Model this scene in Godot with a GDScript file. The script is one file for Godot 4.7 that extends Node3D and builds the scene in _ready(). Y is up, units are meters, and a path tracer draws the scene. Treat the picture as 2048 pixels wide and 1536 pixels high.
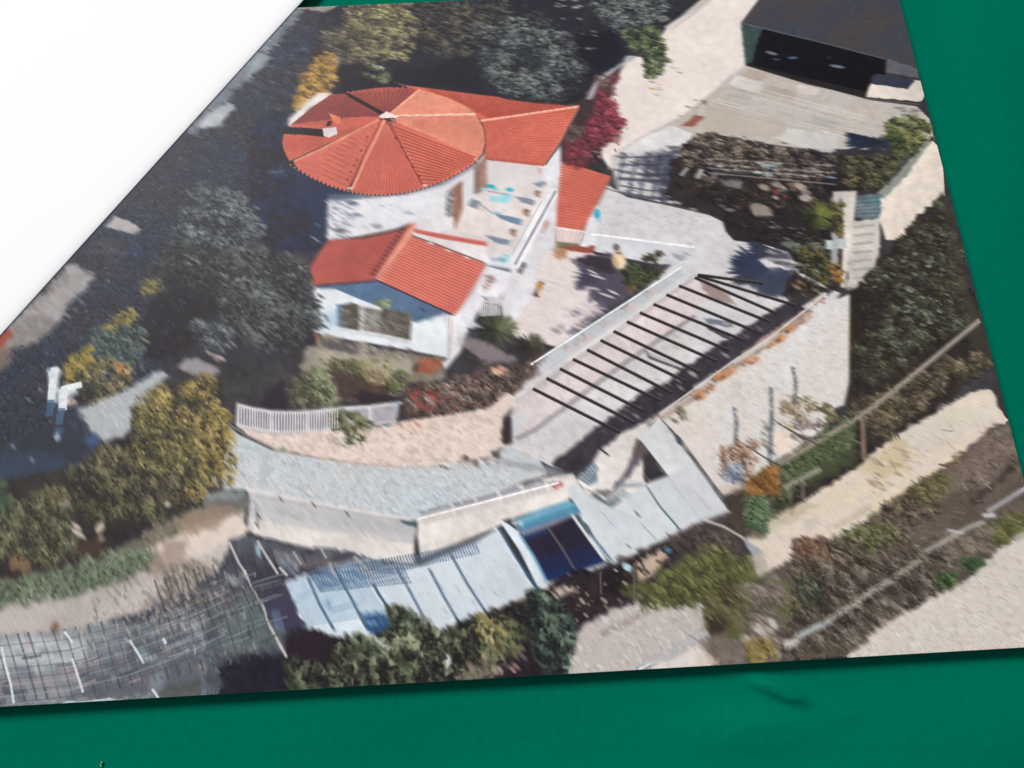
extends Node3D
# A 20 x 15 cm aerial photo print lying on a green tablecloth, a white sheet of paper over its corner.

const PRINT_W := 0.20
const PRINT_H := 0.1490
const FACE_Y := 0.00034
const EYE := 0.1445            # metres from the printed face up to the lens
const TILT := 17.7             # degrees the lens leans away from straight down
const FOCAL := 1538.0          # in pixels of the 2048 x 1536 photograph
const TURN := 3.1124           # the print's own turn on the table, degrees
const CORNER := Vector2(0.09872, 0.00264)   # its lower right corner (x, z)

var along := Vector2.RIGHT.rotated(-deg_to_rad(TURN))
var upward := Vector2.RIGHT.rotated(-deg_to_rad(TURN + 90.0))

func _ready() -> void:
	set_view_and_light()
	build_cloth()
	build_print()
	build_sheet()

# ------------------------------------------------------------------ view and light
func set_view_and_light() -> void:
	var cam := Camera3D.new()
	cam.name = "camera"
	add_child(cam)
	cam.position = Vector3(0, EYE + FACE_Y, 0)
	cam.rotation_degrees = Vector3(-(90.0 - TILT), 0, 0)
	cam.fov = rad_to_deg(2.0 * atan(768.0 / FOCAL))
	cam.near = 0.01
	cam.far = 20.0
	cam.current = true
	var env := Environment.new()
	env.background_mode = Environment.BG_COLOR
	env.background_color = Color(0.50, 0.51, 0.53)
	env.tonemap_mode = Environment.TONE_MAPPER_LINEAR
	env.tonemap_exposure = 1.0
	env.sdfgi_enabled = true
	env.ssao_enabled = true
	env.ssil_enabled = true
	var we := WorldEnvironment.new()
	we.name = "world_environment"
	we.environment = env
	add_child(we)
	# the window: a broad soft source beyond the upper left of the table
	var win := AreaLight3D.new()
	win.name = "window_light"
	add_child(win)
	win.area_size = Vector2(1.2, 1.0)
	win.light_energy = 14.2
	win.light_color = Color(1.0, 0.985, 0.965)
	win.shadow_enabled = true
	win.look_at_from_position(Vector3(-1.5, 2.15, -1.95), Vector3(0, 0, -0.06), Vector3.UP)

func tag(o: Node, label: String, category: String) -> void:
	o.set_meta("label", label)
	o.set_meta("category", category)

# a photograph pixel to the point of the table plane it looks at (x, z)
func on_table(x: float, y: float) -> Vector2:
	var t := deg_to_rad(TILT)
	var a := (x - 1024.0) / FOCAL
	var b := (y - 768.0) / FOCAL
	var d := Vector3(a, -cos(t) - b * sin(t), -sin(t) + b * cos(t))
	return Vector2(d.x, d.z) * (EYE / -d.y)

# ------------------------------------------------------------------ tablecloth
func print_distance(p: Vector2) -> float:   # signed distance to the print's outline, negative inside
	var q := p - CORNER
	var u := -q.dot(along)
	var v := q.dot(upward)
	var dx := maxf(-u, u - PRINT_W)
	var dy := maxf(-v, v - PRINT_H)
	if dx > 0.0 and dy > 0.0:
		return Vector2(dx, dy).length()
	return maxf(dx, dy)

func ridge(p: Vector2, a: Vector2, b: Vector2, w: float) -> float:
	var t := clampf((p - a).dot(b - a) / (b - a).length_squared(), -0.4, 1.4)
	var d := (p - a.lerp(b, t)).length()
	var e := clampf((p - a).dot(b - a) / (b - a).length_squared(), 0.0, 1.0) - 0.5
	return exp(-d * d / (w * w)) * exp(-e * e * 9.0)

func build_cloth() -> void:
	var n := FastNoiseLite.new()
	n.seed = 4
	n.frequency = 13.0
	n.fractal_octaves = 2
	var f1a := on_table(1490, 1352)
	var f1b := on_table(1640, 1412)
	var f2a := on_table(1300, 1470)
	var f2b := on_table(1720, 1450)
	var x0 := -0.17
	var x1 := 0.17
	var z0 := -0.24
	var z1 := 0.07
	var nx := 420
	var rows := []
	for i in 120:
		rows.append(lerpf(z0, -0.005, i / 120.0))
	for i in 130:
		rows.append(lerpf(-0.005, 0.035, i / 130.0))
	for i in 21:
		rows.append(lerpf(0.035, z1, i / 20.0))
	var nz := rows.size() - 1
	var st := SurfaceTool.new()
	st.begin(Mesh.PRIMITIVE_TRIANGLES)
	st.set_smooth_group(0)
	for j in nz + 1:
		for i in nx + 1:
			var p := Vector2(lerpf(x0, x1, i / float(nx)), rows[j])
			var d := print_distance(p)
			var free := smoothstep(-0.009, 0.003, d)
			var y := -0.0004 - 0.0015 * free
			y += free * smoothstep(0.0, 0.02, d) * 0.0021 * n.get_noise_2d(p.x, p.y)
			y += free * (0.0021 * ridge(p, f1a, f1b, 0.0013) + 0.0010 * ridge(p, f2a, f2b, 0.004))
			st.set_uv(p * 10.0)
			st.add_vertex(Vector3(p.x, minf(y, -0.00035), p.y))
	for j in nz:
		for i in nx:
			var a := j * (nx + 1) + i
			var b := a + nx + 1
			for k in [a, a + 1, b, a + 1, b + 1, b]:
				st.add_index(k)
	st.generate_normals()
	var o := MeshInstance3D.new()
	o.name = "tablecloth"
	o.mesh = st.commit()
	o.material_override = cloth_material()
	add_child(o, true)
	tag(o, "plain green woven tablecloth lying under the photo print", "tablecloth")
	# a bit of pale lint caught on the weave
	var lp := on_table(190, 1531)
	var ls := SurfaceTool.new()
	ls.begin(Mesh.PRIMITIVE_TRIANGLES)
	var pts := []
	for k in 9:
		pts.append(Vector3(lp.x + 0.00012 * sin(k * 0.9), -0.0018 + 0.00015 * sin(k * 0.9), lp.y - 0.0003 + 0.00009 * k))
	for k in 8:
		for s in 5:
			var q := []
			for e in [[0, 0], [1, 0], [1, 1], [0, 1]]:
				var an: float = TAU * (s + e[1]) / 5.0
				q.append(pts[k + e[0]] + Vector3(cos(an), sin(an), 0) * 0.00016)
			for v in [0, 1, 2, 0, 2, 3]:
				ls.add_vertex(q[v])
	ls.generate_normals()
	var lint := MeshInstance3D.new()
	lint.name = "lint"
	lint.mesh = ls.commit()
	lint.material_override = plain(Color(0.42, 0.60, 0.40), 0.9)
	o.add_child(lint, true)

func plain(c: Color, rough: float) -> StandardMaterial3D:
	var m := StandardMaterial3D.new()
	m.albedo_color = c
	m.roughness = rough
	return m

func cloth_material() -> StandardMaterial3D:
	# a fine plain weave: 0.4 mm threads, with slubs
	var n := 512
	var noise := FastNoiseLite.new()
	noise.seed = 9
	noise.frequency = 0.02
	var col := Image.create(n, n, false, Image.FORMAT_RGB8)
	var hgt := Image.create(n, n, false, Image.FORMAT_RGB8)
	for y in n:
		for x in n:
			var wx := sin(x * TAU / 8.0)
			var wy := sin(y * TAU / 8.0)
			var over := 1.0 if (int(x / 8.0) + int(y / 8.0)) % 2 == 0 else 0.0
			var h := 0.5 + 0.25 * (wx * over + wy * (1.0 - over)) + 0.25 * noise.get_noise_2d(x * 3.0, y * 0.5)
			var s := 1.0 + 0.03 * noise.get_noise_2d(x * 1.0, y * 1.0) + 0.06 * noise.get_noise_2d(x * 9.0, y * 4.0 + 700.0) + 0.06 * (h - 0.5)
			col.set_pixel(x, y, Color(0.0, 0.405 * s, 0.325 * s))
			hgt.set_pixel(x, y, Color(h, h, h))
	hgt.bump_map_to_normal_map(2.0)
	col.generate_mipmaps()
	var m := StandardMaterial3D.new()
	m.albedo_texture = ImageTexture.create_from_image(col)
	m.normal_enabled = true
	m.normal_texture = ImageTexture.create_from_image(hgt)
	m.normal_scale = 0.15
	m.roughness = 0.95
	m.metallic_specular = 0.05
	m.uv1_scale = Vector3(4.0, 4.0, 1)
	return m

# ------------------------------------------------------------------ white sheet over the corner
func build_sheet() -> void:
	var a := on_table(608, 0)
	var b := on_table(0, 673)
	var e := (b - a).normalized()              # along the edge, towards the lower left
	var inn := Vector2(e.y, -e.x)              # into the sheet
	if inn.x > 0.0:
		inn = -inn
	var start := a - e * 0.05
	var st := SurfaceTool.new()
	st.begin(Mesh.PRIMITIVE_TRIANGLES)
	st.set_smooth_group(0)
	var deep := [0.0, 0.0002, 0.0004, 0.0007, 0.0010, 0.0014, 0.002, 0.003, 0.005, 0.009, 0.016, 0.03, 0.05, 0.08, 0.12, 0.17, 0.21]
	var nu := 60
	for side in 2:
		for v in deep.size():
			for u in nu + 1:
				var s := 0.297 * u / nu
				var p: Vector2 = start + e * s + inn * deep[v]
				var y: float = FACE_Y + 0.00012 + 0.00030 * (1.0 - exp(-deep[v] / 0.0010)) + 0.0004 * sin(s * 31.0) * smoothstep(0.01, 0.05, deep[v]) * smoothstep(0.0, 0.03, deep[v])
				st.set_uv(Vector2(s, deep[v]) * 5.0)
				st.add_vertex(Vector3(p.x, y - 0.00010 * side, p.y))
	var row := nu + 1
	var lay := row * deep.size()
	for v in deep.size() - 1:
		for u in nu:
			var k := v * row + u
			for q in [k, k + 1, k + row, k + 1, k + row + 1, k + row]:
				st.add_index(q)
			for q in [k, k + row, k + 1, k + 1, k + row, k + row + 1]:
				st.add_index(q + lay)
	for u in nu:
		for q in [u, u + lay, u + 1, u + 1, u + lay, u + 1 + lay]:
			st.add_index(q)
	st.generate_normals()
	var o := MeshInstance3D.new()
	o.name = "paper_sheet"
	o.mesh = st.commit()
	o.material_override = plain(Color(0.93, 0.935, 0.95), 0.8)
	add_child(o, true)
	tag(o, "blank white sheet of paper laid over a corner of the photo print", "paper")

# ------------------------------------------------------------------ the print
func build_print() -> void:
	var root := Node3D.new()
	root.name = "photo_print"
	add_child(root)
	var mid := CORNER - along * PRINT_W * 0.5 + upward * PRINT_H * 0.5
	root.position = Vector3(mid.x, 0, mid.y)
	root.rotation.y = deg_to_rad(TURN)
	tag(root, "colour aerial photo print of a red roofed villa lying on the green cloth", "photo print")
	var base := MeshInstance3D.new()
	base.name = "paper_base"
	var bm := BoxMesh.new()
	bm.size = Vector3(PRINT_W, 0.00062, PRINT_H)
	base.mesh = bm
	base.position.y = 0.0
	base.material_override = plain(Color(0.93, 0.93, 0.92), 0.6)
	root.add_child(base, true)
	var face := MeshInstance3D.new()
	face.name = "printed_picture"
	var pm := PlaneMesh.new()
	pm.size = Vector2(PRINT_W, PRINT_H)
	face.mesh = pm
	face.position.y = FACE_Y
	root.add_child(face, true)
	face.set_meta("label", "printed picture of a hillside villa with round red roof, pergola and garden")
	paint_picture()
	var m := StandardMaterial3D.new()
	var picture := Image.create_from_data(W, H, false, Image.FORMAT_RGB8, buf)
	picture.resize(1280, 960, Image.INTERPOLATE_TRILINEAR)     # a small print holds no more than this
	m.albedo_texture = ImageTexture.create_from_image(picture)
	m.roughness = 0.5
	m.metallic_specular = 0.22
	face.material_override = m

# ================================================================== the picture's ink
# The print is drawn in its own layout, 2048 x 1536 dots over 20 x 15 cm. Outlines were measured on enlarged
# crops of the photograph; sheet(x, y, s) says which crop the next numbers were read from.
const W := 2048
const H := 1536
var buf := PackedByteArray()
var NC := PackedFloat32Array()
var NM := PackedFloat32Array()
var NF := PackedFloat32Array()
var rng := RandomNumberGenerator.new()
var ox := 0.0
var oy := 0.0
var sc := 1.0

func sheet(x: float, y: float, s: float) -> void:
	ox = x
	oy = y
	sc = s

func dot_at(x: float, y: float) -> Vector2:    # photograph pixel -> dot of the print
	var q := on_table(x, y) - CORNER
	return Vector2((1.0 + q.dot(along) / PRINT_W) * W, (1.0 - q.dot(upward) / PRINT_H) * H)

func at(x: float, y: float) -> Vector2:        # crop number -> dot of the print
	return dot_at(ox + x / sc, oy + y / sc)

func k(r: float, g: float, b: float) -> Vector3:
	return Vector3(r, g, b)

func dots(pts: Array) -> PackedVector2Array:
	var out := PackedVector2Array()
	for i in range(0, pts.size() - 1, 2):
		out.append(at(pts[i], pts[i + 1]))
	return out

func rough_edge(p: PackedVector2Array, amp: float) -> PackedVector2Array:
	var out := PackedVector2Array()
	for i in p.size():
		var a := p[i]
		var b := p[(i + 1) % p.size()]
		var n := maxi(1, int(a.distance_to(b) / 7.0))
		for s in n:
			out.append(a.lerp(b, s / float(n)) + Vector2(rng.randf_range(-amp, amp), rng.randf_range(-amp, amp)))
	return out

# P: an area of colour. o: c2 second colour in patches, b bias of the patches, nc/nm/nf unevenness, j ragged outline, a strength
func P(pts: Array, c: Vector3, o := {}) -> void:
	area(dots(pts), c, o)

func area(poly_in: PackedVector2Array, c: Vector3, o := {}) -> void:
	var jit: float = o.get("j", 0.0)
	if jit >= 3.0 and bounds(poly_in).get_area() < 120000.0:
		# a ragged patch is laid in three thin layers, so that its rim breaks up
		var thin := o.duplicate()
		var part: float = o.get("a", 1.0)
		thin["a"] = 1.0 - pow(1.0 - minf(part, 0.94), 1.0 / 3.0)
		for i in 3:
			thin["j"] = 0.0
			fill(rough_edge(poly_in, jit * (1.0 + 0.8 * i)), c, thin)
		return
	fill(poly_in, c, o)

func fill(poly_in: PackedVector2Array, c: Vector3, o := {}) -> void:
	var p := poly_in
	var jit: float = o.get("j", 0.0)
	if jit > 0.0:
		p = rough_edge(p, jit)
	var ac: float = o.get("nc", 0.05)
	var am: float = o.get("nm", 0.04)
	var af: float = o.get("nf", 0.06)
	var al: float = o.get("a", 1.0)
	var two: bool = o.has("c2")
	var c2: Vector3 = o.get("c2", c)
	var bias: float = o.get("b", 0.0)
	var gain: float = o.get("g", 2.2)
	var n := p.size()
	var ymin := 1e9
	var ymax := -1e9
	for q in p:
		ymin = minf(ymin, q.y)
		ymax = maxf(ymax, q.y)
	var sx := rng.randi() & 511
	var sy := rng.randi() & 511
	for y in range(maxi(0, int(floor(ymin))), mini(H - 1, int(ceil(ymax))) + 1):
		var fy := y + 0.5
		var xs := []
		var a := p[n - 1]
		for i in n:
			var b := p[i]
			if (a.y <= fy) != (b.y <= fy):
				xs.append(a.x + (fy - a.y) / (b.y - a.y) * (b.x - a.x))
			a = b
		if xs.size() < 2:
			continue
		xs.sort()
		var row := ((y + sy) & 511) << 9
		for s in range(0, xs.size() - 1, 2):
			var xa: float = xs[s]
			var xb: float = xs[s + 1]
			var ia := maxi(0, int(floor(xa)))
			var ib := mini(W - 1, int(floor(xb)))
			var at_dot := (y * W + ia) * 3
			for x in range(ia, ib + 1):
				var cov := al
				if x < xa:
					cov *= 1.0 - (xa - x)
				if x + 1 > xb:
					cov *= maxf(0.0, xb - x)
				var t := row + ((x + sx) & 511)
				var m := 1.0 + ac * NC[t] + am * NM[t] + af * NF[t]
				var cc := c
				if two:
					cc = c.lerp(c2, clampf(0.5 + bias + gain * (0.6 * NC[t] + 0.5 * NM[t]), 0.0, 1.0))
				if cov >= 0.999:
					buf[at_dot] = clampi(int(cc.x * m), 0, 255)
					buf[at_dot + 1] = clampi(int(cc.y * m), 0, 255)
					buf[at_dot + 2] = clampi(int(cc.z * m), 0, 255)
				else:
					buf[at_dot] = clampi(int(lerpf(buf[at_dot], cc.x * m, cov)), 0, 255)
					buf[at_dot + 1] = clampi(int(lerpf(buf[at_dot + 1], cc.y * m, cov)), 0, 255)
					buf[at_dot + 2] = clampi(int(lerpf(buf[at_dot + 2], cc.z * m, cov)), 0, 255)
				at_dot += 3

# L: a line through crop points, w wide in photograph pixels
func L(pts: Array, w: float, c: Vector3, a := 1.0) -> void:
	var d := dots(pts)
	for i in d.size() - 1:
		var s := (d[i + 1] - d[i]).normalized()
		var n := Vector2(-s.y, s.x) * w * 0.5
		var e := s * w * 0.2
		area(PackedVector2Array([d[i] + n - e, d[i + 1] + n + e, d[i + 1] - n + e, d[i] - n - e]), c, {"nc": 0.03, "nm": 0.05, "nf": 0.05, "a": a})

# ST: n lines from side a-b to side d-c of a four-sided area
func ST(q: Array, n: int, w: float, c: Vector3, a := 1.0, wob := 0.0) -> void:
	var d := dots(q)
	for i in n:
		var t := (i + 0.5 + rng.randf_range(-wob, wob)) / n
		var p0 := d[0].lerp(d[1], t)
		var p1 := d[3].lerp(d[2], t)
		var s := (p1 - p0).normalized()
		var m := Vector2(-s.y, s.x) * w * 0.5
		area(PackedVector2Array([p0 + m, p1 + m, p1 - m, p0 - m]), c, {"nc": 0.0, "nm": 0.05, "nf": 0.05, "a": a * rng.randf_range(0.75, 1.0)})

# the same three, drawn last and left crisp
var late := []

func STL(q: Array, n: int, w: float, c: Vector3, a := 1.0, wob := 0.0) -> void:
	late.append(["ST", ox, oy, sc, q, n, w, c, a, wob])

func LL(pts: Array, w: float, c: Vector3, a := 1.0) -> void:
	late.append(["L", ox, oy, sc, pts, w, c, a])

func SL(pts: Array, n: int, r: Array, len: float, o := {}) -> void:
	late.append(["S", ox, oy, sc, pts, n, r, len, o])

func draw_late() -> void:
	for d in late:
		if d[0] == "F":
			sparkle(d[1], d[2], d[3], d[4], d[5])
			continue
		sheet(d[1], d[2], d[3])
		if d[0] == "ST":
			ST(d[4], d[5], d[6], d[7], d[8], d[9])
		elif d[0] == "L":
			L(d[4], d[5], d[6], d[7])
		elif d[0] == "S":
			S(d[4], d[5], d[6], d[7], d[8])

func lean(x: float, y: float) -> float:        # which way strokes of leaf and stone run, by dot
	return deg_to_rad(5.0 + 36.0 * y / H + 22.0 * (1.0 - x / W))

# one oval touch of colour at a dot
func touch(x: float, y: float, len: float, wid: float, ang: float, c: Vector3, a: float) -> void:
	var ca := cos(ang)
	var sa := sin(ang)
	var ex := absf(ca * len) + absf(sa * wid)
	var ey := absf(sa * len) + absf(ca * wid)
	var il := 1.0 / (len * len)
	var iw := 1.0 / (wid * wid)
	for iy in range(maxi(0, int(y - ey)), mini(H - 1, int(y + ey)) + 1):
		var dy := iy + 0.5 - y
		for ix in range(maxi(0, int(x - ex)), mini(W - 1, int(x + ex)) + 1):
			var dx := ix + 0.5 - x
			var u := dx * ca + dy * sa
			var v := -dx * sa + dy * ca
			var r := u * u * il + v * v * iw
			if r < 1.0:
				var f := a * minf(1.0, (1.0 - r) * 2.0)
				var i := (iy * W + ix) * 3
				buf[i] = int(buf[i] + (c.x - buf[i]) * f)
				buf[i + 1] = int(buf[i + 1] + (c.y - buf[i + 1]) * f)
				buf[i + 2] = int(buf[i + 2] + (c.z - buf[i + 2]) * f)

# D: one touch in crop numbers; sizes in photograph pixels, ang degrees
func D(x: float, y: float, len: float, wid: float, ang: float, c: Vector3, a := 1.0) -> void:
	var p := at(x, y)
	touch(p.x, p.y, len, wid, deg_to_rad(ang), c, a)

func ramp_at(r: Array, t: float) -> Vector3:
	var f := clampf(t, 0.0, 0.9999) * (r.size() - 1)
	var i := int(f)
	return r[i].lerp(r[i + 1], f - i)

func bounds(p: PackedVector2Array) -> Rect2:
	var b := Rect2(p[0], Vector2.ZERO)
	for q in p:
		b = b.expand(q)
	return b

# F: foliage: clumps of leaves inside an outline, each clump lit from the right and above
func F(pts: Array, r: Array, clump: float, leaf: float, o := {}) -> void:
	var p := dots(pts)
	var b := bounds(p)
	var thick: float = o.get("thick", 1.0)
	var per: int = o.get("per", 26)
	var asp: float = o.get("asp", 0.45)
	var bias: float = o.get("bias", 0.0)
	var al: float = o.get("a", 0.85)
	var turn: float = o.get("turn", 18.0)
	var contrast: float = o.get("con", 0.42)
	var n := int(b.get_area() / (clump * clump) * 0.95 * thick)
	for i in n:
		var c := b.position + Vector2(rng.randf(), rng.randf()) * b.size
		if not Geometry2D.is_point_in_polygon(c, p):
			continue
		var own := rng.randf_range(-0.26, 0.22) + bias
		var size := clump * rng.randf_range(0.45, 1.3)
		var flat := rng.randf_range(0.5, 1.0)
		var tip := lean(c.x, c.y) + rng.randf_range(-0.8, 0.8)
		for j in int(per * clampf(size / clump, 0.5, 1.25)):
			var off := Vector2.from_angle(rng.randf() * TAU) * sqrt(rng.randf()) * size
			off.y *= flat
			off = off.rotated(tip)
			var q := c + off
			var t := 0.40 + own + contrast * (off.x * 0.8 - off.y * 0.6) / clump + rng.randf_range(-0.26, 0.26)
			if rng.randf() < 0.03:
				t += 0.3
			var ln := leaf * rng.randf_range(0.45, 1.25)
			touch(q.x, q.y, ln, maxf(0.9, ln * asp), lean(q.x, q.y) + deg_to_rad(rng.randf_range(-turn, turn)), ramp_at(r, t), al)
	late.append(["F", p, r, leaf, asp, turn])

# sparkling and hollow flecks over what still shows of a crown
func sparkle(p: PackedVector2Array, r: Array, leaf: float, asp: float, turn: float) -> void:
	var b := bounds(p).grow(6.0)
	var lo: float = r[0].x + r[0].y + r[0].z
	var top: Vector3 = r[r.size() - 1]
	var hi: float = top.x + top.y + top.z
	for i in int(b.get_area() / 48.0):
		var c := b.position + Vector2(rng.randf(), rng.randf()) * b.size
		if c.x < 1 or c.y < 1 or c.x > W - 2 or c.y > H - 2 or not Geometry2D.is_point_in_polygon(c, p):
			continue
		var at_dot := (int(c.y) * W + int(c.x)) * 3
		var now := Vector3(buf[at_dot], buf[at_dot + 1], buf[at_dot + 2])
		var t := (now.x + now.y + now.z - lo) / maxf(1.0, hi - lo)
		if t < -0.25 or t > 1.1 or now.distance_to(ramp_at(r, t)) > 30.0:
			continue
		var dark := rng.randf() < (0.62 if t < 0.4 else 0.38)
		var want := ramp_at(r, t - rng.randf_range(0.2, 0.45)) if dark else ramp_at(r, t + rng.randf_range(0.2, 0.5))
		if dark:
			want *= 0.88
		var ln := leaf * rng.randf_range(0.5, 1.1)
		touch(c.x, c.y, ln, maxf(1.0, ln * asp * 0.8), lean(c.x, c.y) + deg_to_rad(rng.randf_range(-turn, turn)), want, 0.62)

# S: loose flecks inside an outline
func S(pts: Array, n: int, r: Array, len: float, o := {}) -> void:
	var p := dots(pts)
	var b := bounds(p)
	var asp: float = o.get("asp", 0.4)
	var al: float = o.get("a", 0.7)
	var turn: float = o.get("turn", 14.0)
	for i in n:
		var c := b.position + Vector2(rng.randf(), rng.randf()) * b.size
		if Geometry2D.is_point_in_polygon(c, p):
			var ln := len * rng.randf_range(0.5, 1.4)
			var an: float = deg_to_rad(o.ang) if o.has("ang") else lean(c.x, c.y)
			touch(c.x, c.y, ln, maxf(0.9, ln * asp), an + deg_to_rad(rng.randf_range(-turn, turn)), r[rng.randi() % r.size()], al * rng.randf_range(0.5, 1.0))

# fronds: a palm seen from above
func fronds(x: float, y: float, rad: float, n: int, r: Array, a0 := 0.0, a1 := 360.0, w := 2.2) -> void:
	var c := at(x, y)
	for i in n:
		var an := deg_to_rad(rng.randf_range(a0, a1))
		var ln := rad * rng.randf_range(0.65, 1.0)
		var d := Vector2(cos(an), sin(an) * 0.85)
		var m := c + d * ln * 0.55
		var t := 0.45 + 0.35 * d.x - 0.15 * d.y + rng.randf_range(-0.25, 0.25)
		touch(m.x, m.y, ln * 0.5, w, atan2(d.y, d.x), ramp_at(r, t), 0.9)

func make_noise() -> void:
	var specs := [[0.006, 3], [0.035, 3], [0.22, 2]]
	for s in 3:
		var n := FastNoiseLite.new()
		n.seed = 20 + s
		n.noise_type = FastNoiseLite.TYPE_SIMPLEX_SMOOTH
		n.frequency = specs[s][0]
		n.fractal_octaves = specs[s][1]
		var im := n.get_seamless_image(512, 512, false, false, 0.15)
		im.convert(Image.FORMAT_L8)
		var d := im.get_data()
		var out := PackedFloat32Array()
		out.resize(512 * 512)
		for i in d.size():
			out[i] = (d[i] - 127.5) / 80.0
		if s == 0:
			NC = out
		elif s == 1:
			NM = out
		else:
			NF = out

func paint_picture() -> void:
	rng.seed = 77
	make_noise()
	buf.resize(W * H * 3)
	sheet(0, 0, 1)
	P([-400, -80, 2250, -80, 2300, 1560, -500, 1560], k(58, 56, 60), {"nc": 0.15, "nm": 0.12})
	paint_hillside()
	paint_top_trees()
	paint_courtyard()
	paint_hedge_and_stairs()
	paint_plaza()
	paint_house()
	paint_terrace()
	paint_garden()
	paint_drive()
	paint_left_trees()
	paint_right_slope()
	paint_sheds()
	paint_nets()
	paint_bottom()
	soften()
	paint_round_roof()
	draw_late()

func paint_hillside() -> void:
	P([740, -30, 560, -10, -200, 800, -200, 1200, 60, 1010, 330, 770, 480, 480, 610, 340, 660, 120], k(60, 59, 68), {"c2": k(44, 50, 66), "b": -0.05, "nc": 0.12, "nm": 0.12, "nf": 0.12})
	F([700, 20, 590, 40, -20, 700, -20, 900, 300, 760, 470, 470, 600, 320, 640, 130], [k(44, 44, 54), k(60, 62, 74), k(72, 78, 92), k(92, 100, 112)], 22, 6, {"a": 0.35, "per": 12, "con": 0.3})
	P([604, 14, 575, 60, 520, 125, 470, 185, 425, 240, 395, 268, 372, 262, 470, 145, 590, 12], k(128, 136, 147), {"j": 6, "a": 0.8})
	S([600, 20, 560, 110, 470, 220, 400, 280, 370, 270, 470, 150], 90, [k(170, 178, 186), k(80, 86, 102), k(60, 64, 80), k(150, 160, 170)], 9, {"a": 0.6, "asp": 0.3})
	sheet(500, 0, 5.12)
	P([500, 85, 520, 60, 1120, -10, 1200, 20, 1180, 90, 1100, 130, 900, 140, 740, 120, 600, 95], k(150, 140, 136), {"j": 3, "nm": 0.1})
	S([540, 90, 420, 330, 200, 600, 0, 860, -100, 900, -100, 740, 0, 640, 300, 250, 480, 70], 150, [k(150, 170, 180), k(120, 134, 148), k(176, 186, 194), k(90, 100, 116)], 8, {"a": 0.55, "asp": 0.35})
	P([40, 600, 120, 560, 200, 600, 150, 680, 60, 740, -40, 800], k(160, 172, 180), {"j": 4, "a": 0.7})
	S([360, 480, 700, 500, 560, 700, 380, 1000, 60, 1080, 0, 800], 90, [k(74, 82, 100), k(52, 66, 92), k(104, 112, 124)], 9, {"a": 0.4})
	P([130, 1290, 270, 1110, 310, 1130, 190, 1310], k(104, 112, 122), {"j": 2, "a": 0.8})
	sheet(0, 0, 1)
	P([395, 250, 425, 222, 455, 205, 470, 215, 440, 248, 405, 258], k(172, 176, 182), {"j": 3, "nm": 0.1})
	P([520, 345, 560, 335, 575, 345, 545, 355], k(86, 106, 130), {"j": 2, "a": 0.6})
	sheet(0, 380, 3.2)
	P([730, 160, 800, 190, 880, 225, 905, 255, 850, 285, 790, 265, 670, 240], k(168, 164, 164), {"j": 2})
	P([640, 300, 760, 330, 840, 420, 600, 420, 540, 400], k(84, 78, 80), {"a": 0.5, "j": 4})
	P([420, 490, 480, 470, 560, 520, 600, 560, 550, 640, 500, 670, 430, 740, 400, 820, 330, 900, 240, 970, 160, 1010, 80, 1010, 0, 1040, -60, 1000, 40, 890, 250, 690, 380, 560], k(132, 126, 122), {"c2": k(162, 158, 160), "j": 4, "nm": 0.06})
	S([440, 510, 250, 700, 80, 900, 120, 960, 330, 760], 40, [k(110, 92, 84), k(170, 150, 130), k(98, 86, 80)], 9, {"a": 0.5})
	S([560, 560, 420, 780, 250, 970, 300, 980, 500, 760, 600, 600], 60, [k(168, 172, 180), k(60, 70, 88), k(120, 130, 142)], 8, {"a": 0.6})
	P([-40, 960, 70, 880, 75, 930, 20, 1000, -40, 1030], k(148, 72, 58), {"j": 2})
	P([-60, 1035, 60, 1010, 80, 1080, 30, 1130, 0, 1170, -60, 1190], k(122, 104, 96), {"j": 4})
	P([820, 300, 1000, 280, 1040, 360, 960, 460, 800, 440], k(46, 58, 84), {"a": 0.45, "j": 6})
	S([850, 340, 950, 380, 940, 450, 860, 430], 10, [k(40, 92, 150), k(52, 80, 130)], 7, {"a": 0.5})

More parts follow.
